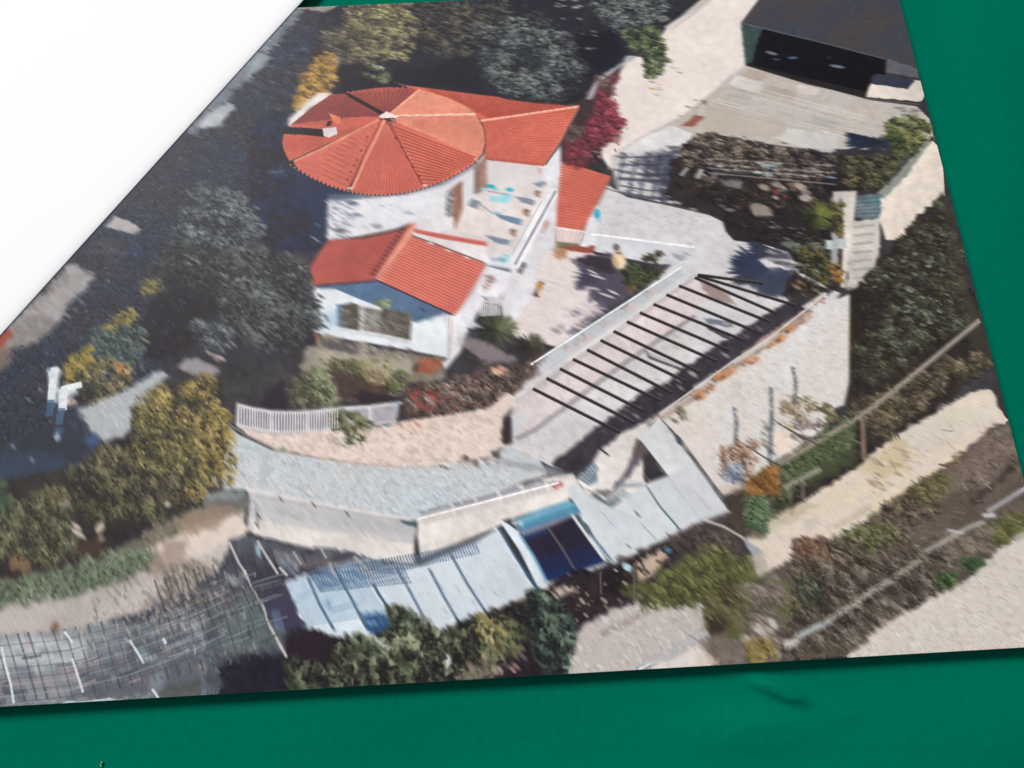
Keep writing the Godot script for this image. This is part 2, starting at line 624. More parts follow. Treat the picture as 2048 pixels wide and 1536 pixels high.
func paint_top_trees() -> void:
	sheet(0, 0, 1)
	P([640, 30, 740, -20, 1420, -20, 1330, 60, 1250, 112, 1180, 195, 1120, 215, 960, 190, 800, 172, 690, 185, 600, 200], k(56, 54, 58), {"nm": 0.2, "nc": 0.15, "c2": k(36, 36, 46)})
	var dim := [k(38, 38, 46), k(58, 58, 58), k(86, 82, 74), k(112, 106, 92)]
	F([820, -20, 1010, -20, 1010, 70, 930, 120, 860, 110, 820, 60], dim, 24, 7, {"thick": 1.3})
	S([870, 10, 960, 10, 960, 60, 880, 60], 16, [k(140, 108, 96), k(120, 112, 84)], 9, {"a": 0.5})
	F([690, 10, 745, -20, 820, -10, 830, 60, 815, 115, 765, 130, 705, 100, 690, 60], [k(58, 54, 52), k(98, 92, 74), k(136, 130, 98), k(182, 176, 132)], 17, 6, {"thick": 1.6, "bias": 0.05})
	F([640, 70, 690, 50, 710, 110, 760, 140, 700, 160, 660, 130], [k(66, 62, 60), k(100, 92, 80), k(146, 138, 118)], 15, 6)
	P([670, 135, 720, 125, 760, 150, 900, 130, 950, 170, 800, 172, 690, 185], k(36, 34, 44), {"j": 5, "a": 0.85})
	F([740, 130, 780, 135, 770, 165, 730, 150], [k(52, 56, 48), k(104, 112, 84), k(176, 184, 164)], 11, 5, {"thick": 0.8})
	# the two grey-green olive trees behind the roof
	var olive := [k(42, 44, 52), k(74, 80, 83), k(104, 111, 110), k(142, 146, 138)]
	F([955, 60, 1010, 40, 1060, 20, 1110, 40, 1140, 90, 1180, 140, 1150, 190, 1080, 205, 1000, 185, 960, 140], olive, 24, 7, {"thick": 1.7})
	P([1040, 95, 1080, 85, 1085, 130, 1060, 145, 1040, 130], k(44, 46, 56), {"j": 6, "a": 0.7})
	P([880, 120, 960, 110, 975, 165, 900, 180], k(38, 36, 46), {"j": 6, "a": 0.7})
	F([1180, 10, 1230, -20, 1330, -20, 1330, 30, 1290, 60, 1230, 70], olive, 22, 7, {"thick": 1.6})
	P([1060, 0, 1130, 5, 1130, 40, 1090, 50], k(42, 42, 50), {"j": 7, "a": 0.6})
	P([1160, 70, 1235, 60, 1240, 110, 1200, 145, 1150, 110], k(32, 32, 42), {"j": 6, "a": 0.9})
	P([1125, 160, 1190, 140, 1190, 205, 1125, 205], k(38, 34, 44), {"j": 5, "a": 0.75})
	S([1110, 0, 1160, -10, 1165, 40, 1125, 40], 14, [k(214, 208, 204), k(180, 176, 172)], 8, {"a": 0.8})
	S([1140, 60, 1190, 60, 1190, 110, 1150, 110], 12, [k(190, 184, 176), k(120, 116, 110)], 7, {"a": 0.6})
	# shrub in autumn yellow along the hidden wall
	F([588, 215, 600, 170, 625, 130, 645, 105, 668, 112, 664, 160, 655, 195, 620, 205, 600, 225], [k(96, 78, 58), k(146, 114, 64), k(184, 142, 72), k(206, 178, 126)], 12, 6, {"thick": 1.8})
	P([577, 238, 592, 224, 618, 200, 640, 184, 658, 186, 656, 200, 640, 205, 618, 220, 598, 242, 582, 254, 574, 250], k(216, 212, 210), {"j": 1.5, "nf": 0.1})
	S([590, 195, 625, 190, 615, 215, 590, 215], 14, [k(200, 180, 150), k(216, 206, 190), k(170, 130, 70)], 6)

func paint_courtyard() -> void:
	sheet(1240, 0, 3.2)
	# cream retaining wall and the pale ground in front of it
	P([540, -20, 900, -20, 775, 150, 805, 420, 650, 540, 540, 640, 400, 740, 150, 870, 0, 960, -60, 1090, -120, 1000, -120, 740, -50, 590, 10, 440, 70, 355, 160, 370, 300, 175], k(226, 216, 211), {"nc": 0.02, "nm": 0.025, "nf": 0.03})
	P([-40, 560, 160, 420, 190, 560, 170, 660, 60, 800, -60, 1000, -140, 900], k(222, 210, 206), {"a": 0.6, "j": 4})
	L([560, -10, 470, 60, 290, 175], 6, k(168, 166, 164))
	L([590, -10, 480, 80, 320, 190], 4, k(150, 144, 138), 0.6)
	L([160, 430, 160, 640], 2, k(188, 186, 186), 0.5)
	# paved yard
	P([805, 420, 1150, 520, 1600, 640, 1900, 680, 1980, 760, 2010, 890, 1700, 960, 1150, 950, 800, 900, 560, 850, 420, 900, 250, 960, 20, 1030, -80, 1090, 0, 960, 150, 870, 400, 740, 650, 540], k(196, 189, 184), {"c2": k(178, 170, 163), "nm": 0.04, "nf": 0.05})
	P([0, 970, 150, 880, 330, 800, 480, 860, 420, 920, 250, 960, 20, 1030, -70, 1080], k(208, 207, 208), {"j": 2})
	P([820, 440, 960, 470, 900, 520, 780, 490], k(180, 164, 152), {"j": 2, "a": 0.8})
	P([740, 480, 920, 530, 880, 590, 700, 540], k(206, 202, 198), {"j": 2, "a": 0.8})
	P([940, 540, 1140, 590, 1100, 660, 900, 600], k(176, 164, 154), {"j": 2, "a": 0.8})
	P([700, 560, 860, 600, 830, 650, 690, 620], k(174, 168, 164), {"j": 2, "a": 0.7})
	P([1140, 540, 1290, 570, 1250, 610, 1130, 590], k(214, 206, 200), {"j": 2, "a": 0.8})
	P([1160, 620, 1420, 680, 1560, 760, 1300, 700, 1150, 670], k(188, 184, 180), {"j": 2, "a": 0.7})
	P([560, 680, 860, 740, 1080, 830, 900, 880, 560, 840, 500, 780], k(184, 172, 162), {"j": 3, "a": 0.7})
	P([1060, 830, 1400, 860, 1370, 980, 1180, 950, 1000, 880], k(204, 202, 200), {"j": 4, "a": 0.9})
	P([1230, 740, 1390, 780, 1380, 820, 1210, 780], k(168, 168, 166), {"j": 1.5, "a": 0.8})
	P([1180, 650, 1560, 720, 1620, 800, 1420, 760], k(198, 190, 184), {"j": 3, "a": 0.5})
	ST([560, 660, 760, 520, 1600, 740, 1450, 900], 7, 3, k(214, 210, 206), 0.55, 0.3)
	ST([520, 700, 760, 560, 1500, 770, 1350, 880], 6, 2, k(156, 150, 146), 0.4, 0.3)
	P([390, 805, 480, 735, 545, 745, 470, 810], k(142, 92, 82), {"j": 1.5})
	L([805, 420, 650, 530], 4, k(196, 190, 186))
	S([420, 650, 560, 610, 560, 680, 430, 700], 16, [k(110, 96, 70), k(140, 130, 90), k(90, 76, 70)], 6)
	S([140, 860, 420, 690, 440, 720, 160, 890], 10, [k(150, 136, 120), k(120, 110, 96)], 6)
	# vine hanging over the cream wall
	F([120, 180, 260, 180, 270, 300, 330, 380, 260, 400, 250, 500, 170, 500, 160, 360, 60, 320, 0, 200], [k(38, 42, 42), k(62, 74, 60), k(100, 112, 82), k(150, 150, 104)], 11, 5, {"thick": 1.5})
	S([180, 480, 250, 500, 290, 620, 250, 640, 190, 560], 24, [k(120, 116, 66), k(80, 86, 54), k(176, 128, 66)], 6)
	S([300, 370, 390, 440, 380, 470, 310, 420], 10, [k(110, 116, 84), k(160, 160, 130)], 5)
	# carport
	P([775, 145, 900, -20, 1790, -20, 1820, 120, 1890, 330, 1905, 440, 1700, 375, 1300, 270, 900, 180], k(74, 70, 72), {"c2": k(62, 64, 74), "nc": 0.04, "nm": 0.05, "nf": 0.05})
	P([778, 150, 1700, 375, 1700, 470, 1590, 625, 1400, 585, 806, 415], k(21, 20, 26), {"nm": 0.1})
	P([775, 150, 910, 185, 870, 300, 850, 400, 806, 410], k(56, 72, 72), {"nm": 0.1, "j": 2})
	P([806, 405, 1200, 500, 1590, 590, 1590, 628, 1200, 540, 806, 420], k(44, 40, 42), {"a": 0.9})
	L([775, 147, 1300, 275, 1700, 378], 3.5, k(86, 94, 100))
	D(970, 340, 17, 5, 20, k(120, 122, 132), 0.9)
	D(1000, 380, 10, 3, 10, k(70, 86, 120), 0.9)
	D(1105, 370, 14, 4, 0, k(84, 104, 140), 0.9)
	D(1390, 425, 20, 5, 14, k(112, 128, 142), 0.9)
	D(1340, 370, 9, 5, 14, k(44, 40, 42), 0.8)
	P([1710, 375, 1905, 440, 1910, 500, 1700, 460], k(96, 98, 106), {"j": 2})
	P([1640, 470, 1880, 515, 1840, 570, 1600, 540, 1610, 490], k(52, 56, 70), {"j": 2})
	P([1590, 560, 1610, 535, 1840, 572, 1890, 510, 1935, 515, 1950, 600, 1930, 650, 1575, 620], k(216, 206, 198), {"j": 1.5})
	L([1580, 630, 1920, 668], 4, k(90, 82, 80))
	S([1720, 690, 1900, 680, 1960, 740, 1780, 740], 18, [k(104, 106, 112), k(150, 148, 148), k(76, 80, 90)], 10, {"asp": 0.25, "turn": 6.0, "ang": 3.0})

func paint_hedge_and_stairs() -> void:
	sheet(1240, 0, 3.2)
	# striped shade of the vine trellis on the pale ground
	P([-60, 1000, 100, 990, 300, 940, 420, 930, 400, 1290, 620, 1340, 240, 1290, -20, 1230], k(200, 196, 196))
	for i in 7:
		var x := -40.0 + i * 72.0 + rng.randf_range(-14, 14)
		L([x + 80, 960 + i * 6 + rng.randf_range(0, 50), x + 40, 1150, x + 20, 1270 + i * 10], rng.randf_range(4, 8), k(66, 70, 86), 0.7)
	for i in 7:
		L([-50 + rng.randf_range(0, 60), 1010 + i * 44, 180, 1010 + i * 50 + rng.randf_range(-12, 12), 400, 1000 + i * 56], rng.randf_range(4, 9), k(62, 66, 84), 0.75)
	P([120, 1010, 420, 930, 420, 1290, 230, 1240], k(60, 62, 78), {"j": 7, "a": 0.8})
	S([-40, 980, 420, 930, 420, 1300, 0, 1260], 110, [k(200, 198, 200), k(62, 64, 82), k(50, 56, 74), k(90, 92, 106)], 9, {"a": 0.65, "asp": 0.35})
	# palms beside the yard and their shade
	fronds(1700, 910, 95, 60, [k(36, 42, 58), k(52, 60, 80), k(40, 46, 64)], 165, 205, 3.0)
	P([1560, 880, 1720, 880, 1720, 960, 1600, 970], k(40, 44, 56), {"j": 4})
	F([1700, 800, 1850, 740, 1990, 790, 2020, 880, 1880, 1000, 1780, 1000], [k(44, 48, 40), k(74, 80, 58), k(112, 116, 80), k(160, 158, 120)], 11, 6, {"thick": 1.2})
	fronds(1830, 900, 60, 60, [k(44, 52, 40), k(86, 92, 56), k(128, 130, 84)])
	# the terrace wall beyond the stairs
	P([1640, 1280, 1820, 1100, 2000, 900, 2060, 960, 2080, 1250, 1880, 1450, 1800, 1536, 1700, 1536, 1660, 1400], k(226, 215, 203), {"nf": 0.05})
	P([1640, 1240, 1760, 1130, 1960, 900, 1990, 900, 1830, 1130, 1690, 1270], k(136, 140, 134), {"j": 2})
	# dark vine hedge on its trellis
	P([420, 920, 560, 850, 800, 900, 1150, 960, 1380, 1000, 1480, 1000, 1640, 1010, 1780, 1010, 1640, 1230, 1500, 1200, 1400, 1220, 1380, 1536, 720, 1536, 650, 1400, 420, 1330, 280, 1250, 330, 1050], k(54, 47, 47), {"j": 6, "nm": 0.3, "nf": 0.2, "c2": k(38, 34, 38)})
	var brown := [k(44, 39, 41), k(80, 72, 66), k(118, 107, 95), k(170, 156, 142)]
	F([400, 940, 560, 860, 800, 910, 1150, 960, 1380, 1010, 1380, 1150, 900, 1140, 600, 1060, 420, 1060], brown, 13, 5, {"thick": 1.4})
	F([420, 1060, 1300, 1140, 1350, 1250, 1100, 1330, 700, 1330, 450, 1200], [k(38, 33, 36), k(54, 48, 46), k(92, 82, 72), k(180, 168, 154)], 14, 5, {"thick": 0.7, "bias": -0.1})
	F([1440, 1000, 1780, 1000, 1700, 1180, 1560, 1230, 1440, 1160], [k(40, 42, 38), k(66, 68, 54), k(98, 96, 70), k(140, 120, 96)], 13, 6, {"thick": 1.1})
	ST([560, 1000, 560, 1120, 1380, 1200, 1380, 1040], 4, 3, k(200, 200, 204), 0.6, 0.2)
	ST([840, 960, 840, 1080, 1380, 1160, 1380, 1010], 3, 3, k(48, 42, 50), 0.8, 0.2)
	S([560, 1020, 1360, 1060, 1360, 1180, 560, 1100], 46, [k(218, 218, 220), k(190, 184, 180), k(150, 196, 204)], 10, {"asp": 0.2, "ang": 8.0, "a": 0.7})
	S([860, 1050, 1020, 1040, 1020, 1120, 860, 1120], 10, [k(160, 196, 206), k(206, 214, 216)], 12, {"asp": 0.3, "ang": 10.0})
	P([375, 1120, 420, 1070, 445, 1075, 405, 1130], k(176, 176, 176), {"a": 0.8})
	P([475, 1140, 505, 1080, 540, 1085, 515, 1145], k(176, 176, 178), {"a": 0.8})
	P([570, 1140, 600, 1100, 640, 1105, 610, 1150], k(120, 120, 124), {"a": 0.8})
	P([640, 1150, 780, 1165, 760, 1200, 660, 1190], k(150, 158, 160), {"a": 0.6, "j": 3})
	S([860, 1180, 1240, 1170, 1220, 1290, 980, 1290], 22, [k(196, 182, 172), k(166, 140, 126), k(150, 76, 66)], 12, {"asp": 0.6, "a": 0.8})
	P([830, 1320, 920, 1310, 990, 1390, 880, 1400], k(150, 138, 130), {"j": 3})
	S([580, 1250, 820, 1290, 780, 1400, 640, 1340], 12, [k(190, 184, 178), k(120, 112, 108)], 9)
	S([620, 1320, 720, 1400, 760, 1540, 680, 1536, 640, 1420, 400, 1340, 260, 1290, 300, 1240, 430, 1300], 90, [k(54, 48, 48), k(196, 192, 192), k(70, 62, 60), k(60, 56, 62)], 9, {"a": 0.7, "asp": 0.35})
	S([340, 1060, 420, 900, 560, 830, 820, 880, 1150, 930, 1150, 960, 800, 920, 560, 870, 440, 940, 380, 1080], 110, [k(74, 66, 60), k(110, 98, 86), k(190, 184, 178), k(56, 50, 48)], 8, {"a": 0.7, "asp": 0.35})
	# dark green below
	sheet(1200, 340, 3.657)
	P([900, 360, 1650, 300, 1700, 600, 1690, 900, 1500, 960, 1400, 980, 1350, 800, 1450, 740, 1380, 600, 1200, 540, 980, 515, 920, 450], k(44, 39, 41), {"j": 4, "nm": 0.25, "nf": 0.2})
	fronds(1590, 330, 48, 70, [k(40, 44, 36), k(82, 90, 52), k(126, 128, 66)])
	F([1420, 480, 1690, 470, 1690, 880, 1480, 900, 1400, 760], [k(40, 36, 38), k(60, 60, 50), k(94, 98, 76), k(130, 142, 130)], 12, 6, {"thick": 0.8})
	F([1480, 580, 1640, 560, 1660, 820, 1520, 860], [k(44, 42, 38), k(84, 78, 48), k(118, 104, 66)], 13, 6, {"thick": 0.7})
	S([1000, 380, 1680, 380, 1660, 560, 1100, 500], 34, [k(110, 122, 110), k(150, 160, 156), k(90, 80, 70)], 7, {"asp": 0.3, "a": 0.6})
	D(1400, 545, 26, 9, 8, k(110, 122, 112), 0.8)
	# pillar, steps, gate
	P([1700, 150, 1880, 150, 1850, 640, 1820, 860, 1690, 900, 1690, 780], k(60, 52, 48), {"nm": 0.2})
	P([1705, 160, 1880, 150, 1875, 200, 1700, 215], k(190, 186, 180))
	P([1770, 170, 1875, 165, 1850, 480, 1790, 860, 1760, 860, 1780, 480], k(216, 209, 202))
	P([1705, 200, 1760, 200, 1745, 340, 1705, 340], k(200, 196, 190), {"a": 0.8, "j": 3})
	P([1650, 510, 1800, 500, 1800, 570, 1650, 580], k(190, 198, 202), {"j": 2})
	P([1695, 440, 1745, 440, 1740, 700, 1690, 690], k(176, 178, 180), {"j": 2, "a": 0.9})
	F([1700, 240, 1770, 220, 1770, 500, 1710, 460], [k(54, 50, 44), k(96, 92, 56), k(150, 132, 84)], 7, 4)
	F([1690, 690, 1770, 680, 1770, 820, 1690, 820], [k(80, 64, 48), k(150, 112, 60), k(190, 150, 92)], 7, 4)
	L([1760, 130, 1820, 150], 5, k(40, 40, 46))
	P([1850, 380, 2050, 340, 2048, 560, 2000, 740, 1850, 880, 1800, 880, 1830, 600], k(200, 194, 187), {"j": 2})
	for i in 7:
		L([1860 - i * 2, 420 + i * 62, 2000 - i * 4, 400 + i * 64], 6, k(150, 150, 148), 0.7)
	P([1870, 190, 2050, 170, 2050, 330, 1990, 370, 1870, 350], k(92, 106, 112), {"nm": 0.15, "j": 2})
	ST([1870, 220, 1870, 350, 2048, 340, 2048, 200], 5, 3, k(140, 156, 162), 0.7)
	S([1960, 200, 2080, 180, 2060, 330, 1990, 330], 10, [k(50, 120, 150), k(130, 160, 166)], 8, {"asp": 0.3})

func paint_plaza() -> void:
	# grey paving between house and hedge
	sheet(1200, 340, 3.657)
	P([-20, 150, 60, 110, 200, 200, 500, 260, 800, 330, 900, 380, 920, 450, 980, 515, 1200, 545, 1380, 600, 1450, 740, 1700, 880, 1760, 900, 1300, 1560, 0, 1560, -240, 1400, 600, 620, 690, 560, 0, 470, -100, 440], k(207, 204, 206), {"nc": 0.03, "nm": 0.04, "nf": 0.07})
	SL([0, 200, 500, 280, 900, 400, 900, 500, 700, 560, 0, 460], 240, [k(188, 184, 184), k(220, 216, 216), k(172, 168, 164)], 6, {"a": 0.35})
	L([0, 120, 250, 200, 520, 260, 800, 325], 4, k(92, 84, 84), 0.6)
	# palm shade
	fronds(1230, 730, 90, 90, [k(44, 50, 70), k(58, 66, 90), k(70, 76, 98)], 150, 235, 3.4)
	P([1040, 700, 1400, 730, 1420, 900, 1230, 930, 1150, 850, 1000, 830], k(54, 60, 80), {"j": 6})
	fronds(1300, 600, 70, 50, [k(48, 54, 72), k(64, 70, 90)], 160, 215, 3.0)
	P([1180, 560, 1390, 610, 1420, 700, 1300, 690, 1150, 610], k(60, 62, 76), {"j": 5, "a": 0.85})
	S([1240, 580, 1450, 700, 1440, 740, 1220, 650], 18, [k(204, 198, 194), k(180, 170, 160)], 14, {"asp": 0.25, "ang": 14.0, "a": 0.8})
	P([1420, 740, 1690, 880, 1600, 960, 1420, 980, 1340, 900], k(44, 38, 40), {"j": 5, "nm": 0.2})
	S([1400, 780, 1650, 900, 1560, 970, 1420, 960], 24, [k(160, 146, 138), k(110, 84, 48), k(70, 62, 44)], 10, {"a": 0.8})
	# shaded strip behind the parapet
	sheet(0, 0, 1)
	P([1000, 885, 1031, 872, 1230, 735, 1389, 625, 1510, 610, 1560, 640, 1440, 760, 1320, 830, 1240, 890, 1180, 945, 1110, 950, 1040, 935, 1000, 925], k(207, 204, 205), {"nf": 0.06})
	SL([1010, 890, 1040, 880, 1380, 645, 1480, 640, 1320, 770, 1200, 850, 1090, 930], 240, [k(188, 182, 182), k(222, 218, 216), k(172, 164, 164)], 7, {"a": 0.4})
	sheet(900, 540, 3.657)
	P([735, 1420, 900, 1290, 1090, 1135, 1150, 1100, 1290, 975, 1400, 900, 1500, 850, 1570, 835, 1680, 735, 1830, 640, 1960, 545, 2060, 495, 2300, 330, 2520, 200, 2680, 200, 2400, 560, 1930, 745, 1560, 1050, 1250, 1200, 1110, 1335, 1080, 1440, 930, 1495], k(60, 56, 64), {"j": 2.5, "nm": 0.12})
	S([1100, 1130, 1300, 980, 1560, 840, 1900, 600, 2050, 520, 2050, 600, 1600, 900, 1200, 1150], 70, [k(150, 142, 142), k(60, 56, 64), k(110, 100, 102), k(190, 180, 178)], 8, {"a": 0.7})
	sheet(0, 0, 1)
	P([1000, 898, 1012, 892, 1110, 935, 1160, 950, 1120, 952, 1098, 945], k(72, 72, 84), {"j": 1})
	P([990, 918, 1100, 935, 1140, 952, 1090, 950], k(120, 124, 132), {"a": 0.6, "j": 2})
	S([1310, 770, 1500, 640, 1540, 650, 1350, 800], 60, [k(120, 112, 112), k(178, 170, 168), k(58, 54, 62)], 9, {"a": 0.7})
	S([1180, 880, 1310, 790, 1330, 800, 1220, 880], 26, [k(110, 88, 88), k(150, 138, 136), k(58, 54, 62)], 8, {"a": 0.7})
	# pinkish retaining wall below the railing
	sheet(900, 540, 3.657)
	P([480, 960, 1820, 40, 1960, 220, 1780, 340, 1300, 660, 900, 960, 480, 1240, 440, 1240, 440, 1060], k(217, 205, 205), {"nf": 0.06})
	SL([520, 980, 1800, 90, 1800, 300, 900, 920, 520, 1180], 260, [k(204, 190, 190), k(228, 216, 216), k(196, 184, 186)], 14, {"asp": 0.22, "ang": 78.0, "a": 0.5})
	P([1900, 190, 2048, 180, 2048, 420, 1780, 340], k(204, 204, 210), {"a": 0.8, "j": 4})
	P([1830, 90, 1960, 110, 2080, 230, 2040, 250, 1900, 210], k(150, 130, 126), {"j": 4})
	L([1790, 335, 1300, 665, 900, 960, 620, 1170, 480, 1235], 5.5, k(104, 98, 108), 0.85)
	P([460, 1075, 540, 1040, 560, 1120, 500, 1210, 470, 1240, 440, 1200], k(196, 206, 214), {"a": 0.7, "j": 3})
	L([1440, 600, 1460, 640, 1700, 730], 6, k(70, 64, 68), 0.85)
	L([1460, 620, 1760, 720], 4, k(160, 152, 150), 0.6)
	P([1850, 350, 2060, 380, 2060, 420, 1880, 390], k(90, 96, 112), {"a": 0.8, "j": 2})
	P([1800, 360, 2050, 470, 2050, 520, 1900, 440], k(56, 56, 68), {"a": 0.85, "j": 2})
	S([940, 760, 1800, 420, 1700, 800, 1100, 1050], 70, [k(170, 160, 158), k(222, 214, 212), k(146, 136, 134)], 7, {"a": 0.4})
	# dark door post in the corner
	P([388, 1085, 448, 1070, 455, 1260, 430, 1275, 388, 1280], k(56, 47, 50))
	P([300, 1340, 360, 1310, 360, 1360, 320, 1365], k(80, 84, 92), {"j": 2})
	# pergola posts, then its beams
	sheet(0, 0, 1)
	L([1310, 775, 1311, 835], 9, k(56, 46, 52))
	L([1197, 880, 1198, 915], 8, k(58, 50, 58))
	L([1448, 690, 1450, 705], 9, k(50, 46, 52))
	L([1360, 565, 1215, 668, 1015, 835], 4, k(150, 146, 150), 0.55)
	var from := [1067, 778, 1094, 757, 1121, 738, 1147, 719, 1175, 700, 1202, 681, 1228, 663, 1255, 644, 1281, 626, 1308, 609, 1334, 590, 1359, 572, 1391, 556, 1396, 552, 1397, 550]
	var to := [1239, 865, 1269, 846, 1286, 822, 1321, 802, 1343, 786, 1373, 764, 1400, 745, 1433, 723, 1457, 701, 1490, 682, 1523, 668, 1539, 644, 1553, 627, 1591, 611, 1525, 567]
	for i in from.size() / 2:
		LL([from[2 * i], from[2 * i + 1], to[2 * i], to[2 * i + 1]], 6.5, k(45, 39, 42))
		LL([from[2 * i] + 1.0, from[2 * i + 1] - 2.6, to[2 * i] + 1.0, to[2 * i + 1] - 2.6], 1.8, k(112, 102, 102), 0.7)
	L([1155, 888, 1160, 890, 1210, 905], 4, k(60, 56, 64))
	# railing wall of the terrace
	sheet(900, 540, 3.657)
	P([590, 690, 1690, -20, 1800, -60, 1850, 20, 480, 975, 400, 1070, 400, 980], k(212, 208, 209), {"nf": 0.05})
	P([600, 690, 1690, -20, 1760, 10, 700, 735], k(172, 178, 184), {"nf": 0.08})
	STL([620, 690, 1720, -20, 1760, 20, 680, 740], 150, 1.6, k(214, 218, 222), 0.7)
	LL([595, 690, 1690, -20], 5, k(226, 229, 232))
	L([690, 745, 1770, 25], 3, k(206, 206, 208))
	L([480, 970, 700, 810, 1820, 35], 5, k(150, 142, 146), 0.7)
	for b in [[880, 555], [960, 515], [1010, 490], [1155, 385], [1320, 262], [1470, 158]]:
		P([b[0] - 45, b[1] + 25, b[0] + 20, b[1] - 25, b[0] + 50, b[1] - 15, b[0] - 10, b[1] + 35], k(196, 166, 160), {"j": 2})
		L([b[0] - 45, b[1] + 30, b[0] - 20, b[1] - 5], 4, k(110, 88, 86), 0.8)
	# right end of the railing and the far rail
	sheet(1200, 340, 3.657)
	P([560, 690, 690, 560, 730, 560, 720, 690, 620, 760], k(208, 209, 214), {"nf": 0.08})
	P([-20, 480, 0, 470, 690, 560, 700, 590, 560, 690, 420, 690, 0, 610, -50, 590], k(200, 201, 207), {"nf": 0.06})
	LL([-60, 470, 0, 475, 690, 565], 5, k(242, 242, 246))
	ST([0, 490, 690, 575, 640, 660, -20, 600], 90, 1.3, k(224, 224, 228), 0.5)
	S([540, 590, 680, 590, 640, 660, 560, 650], 26, [k(140, 142, 146), k(176, 176, 180)], 7, {"a": 0.5})

func paint_house() -> void:
	sheet(520, 140, 4.2667)
	# the shaded side of the round tower and the gap behind it
	P([-80, 480, 120, 330, 230, 380, 200, 480, 190, 620, 250, 775, 450, 930, 600, 990, 800, 1050, 600, 1110, 580, 1480, 480, 1560, -100, 1560, -100, 800], k(44, 42, 53), {"c2": k(38, 46, 70), "nm": 0.12, "nf": 0.1, "j": 2})
	P([250, 800, 450, 940, 620, 1010, 760, 1060, 600, 1110, 585, 1440, 470, 1500, 390, 1100], k(44, 54, 80), {"a": 0.75, "j": 3})
	D(140, 865, 22, 7, -4, k(72, 98, 124), 0.7)
	L([440, 1420, 510, 1470], 4, k(150, 158, 168), 0.7)
	D(490, 1320, 9, 5, 40, k(84, 92, 112), 0.7)
	# round white wall
	P([580, 1110, 800, 1075, 1100, 1062, 1300, 1030, 1500, 970, 1700, 880, 1840, 790, 1940, 690, 1960, 1000, 1800, 1150, 1730, 1200, 1640, 1375, 1310, 1300, 1150, 1360, 850, 1420, 570, 1450], k(221, 220, 226), {"nc": 0.02, "nm": 0.03, "nf": 0.05})
	P([580, 1060, 920, 1055, 1250, 1035, 1560, 950, 1850, 780, 1850, 815, 1560, 985, 1250, 1065, 920, 1095, 580, 1125], k(88, 98, 116), {"a": 0.85})
	P([1250, 1050, 1560, 970, 1850, 790, 1850, 830, 1560, 1000, 1250, 1080], k(168, 170, 180), {"a": 0.7})
	S([580, 1110, 760, 1100, 820, 1250, 760, 1440, 570, 1450], 150, [k(176, 182, 194), k(130, 142, 162), k(228, 230, 234), k(110, 116, 130)], 10, {"a": 0.55, "asp": 0.28})
	S([780, 1100, 1300, 1080, 1250, 1300, 850, 1400], 34, [k(188, 190, 200), k(232, 232, 236), k(168, 174, 186)], 9, {"a": 0.5})
	for b in [[790, 1135, 15, 6, 84, 100, 122], [830, 1235, 13, 5, 112, 126, 146], [685, 1370, 15, 7, 92, 92, 98], [1000, 1335, 13, 7, 140, 146, 158], [1275, 1220, 13, 5, 168, 174, 180], [640, 1180, 10, 4, 120, 130, 146], [1045, 1160, 8, 3, 170, 174, 184]]:
		D(b[0], b[1], b[2], b[3], 12, k(b[4], b[5], b[6]), 0.85)
	# doors on to the terrace
	sheet(880, 300, 4.2667)
	P([285, 150, 400, 40, 410, 340, 330, 395, 285, 375], k(148, 116, 108), {"nm": 0.1})
	P([300, 150, 340, 110, 335, 380, 295, 370], k(128, 108, 106), {"a": 0.8})
	L([372, 150, 365, 340], 4, k(186, 140, 110), 0.7)
	P([190, 260, 290, 160, 290, 380, 200, 480, 190, 560], k(220, 220, 226))
	P([60, 360, 190, 255, 192, 570, 112, 695, 50, 690], k(148, 104, 92), {"nm": 0.08})
	P([55, 370, 118, 320, 105, 690, 50, 690], k(128, 124, 126), {"nm": 0.2, "nf": 0.2})
	S([55, 380, 115, 330, 105, 690, 52, 690], 60, [k(206, 208, 212), k(80, 80, 86), k(170, 172, 176)], 6, {"asp": 0.4})
	P([50, 640, 120, 620, 100, 700, 50, 695], k(96, 84, 80), {"j": 2, "a": 0.8})

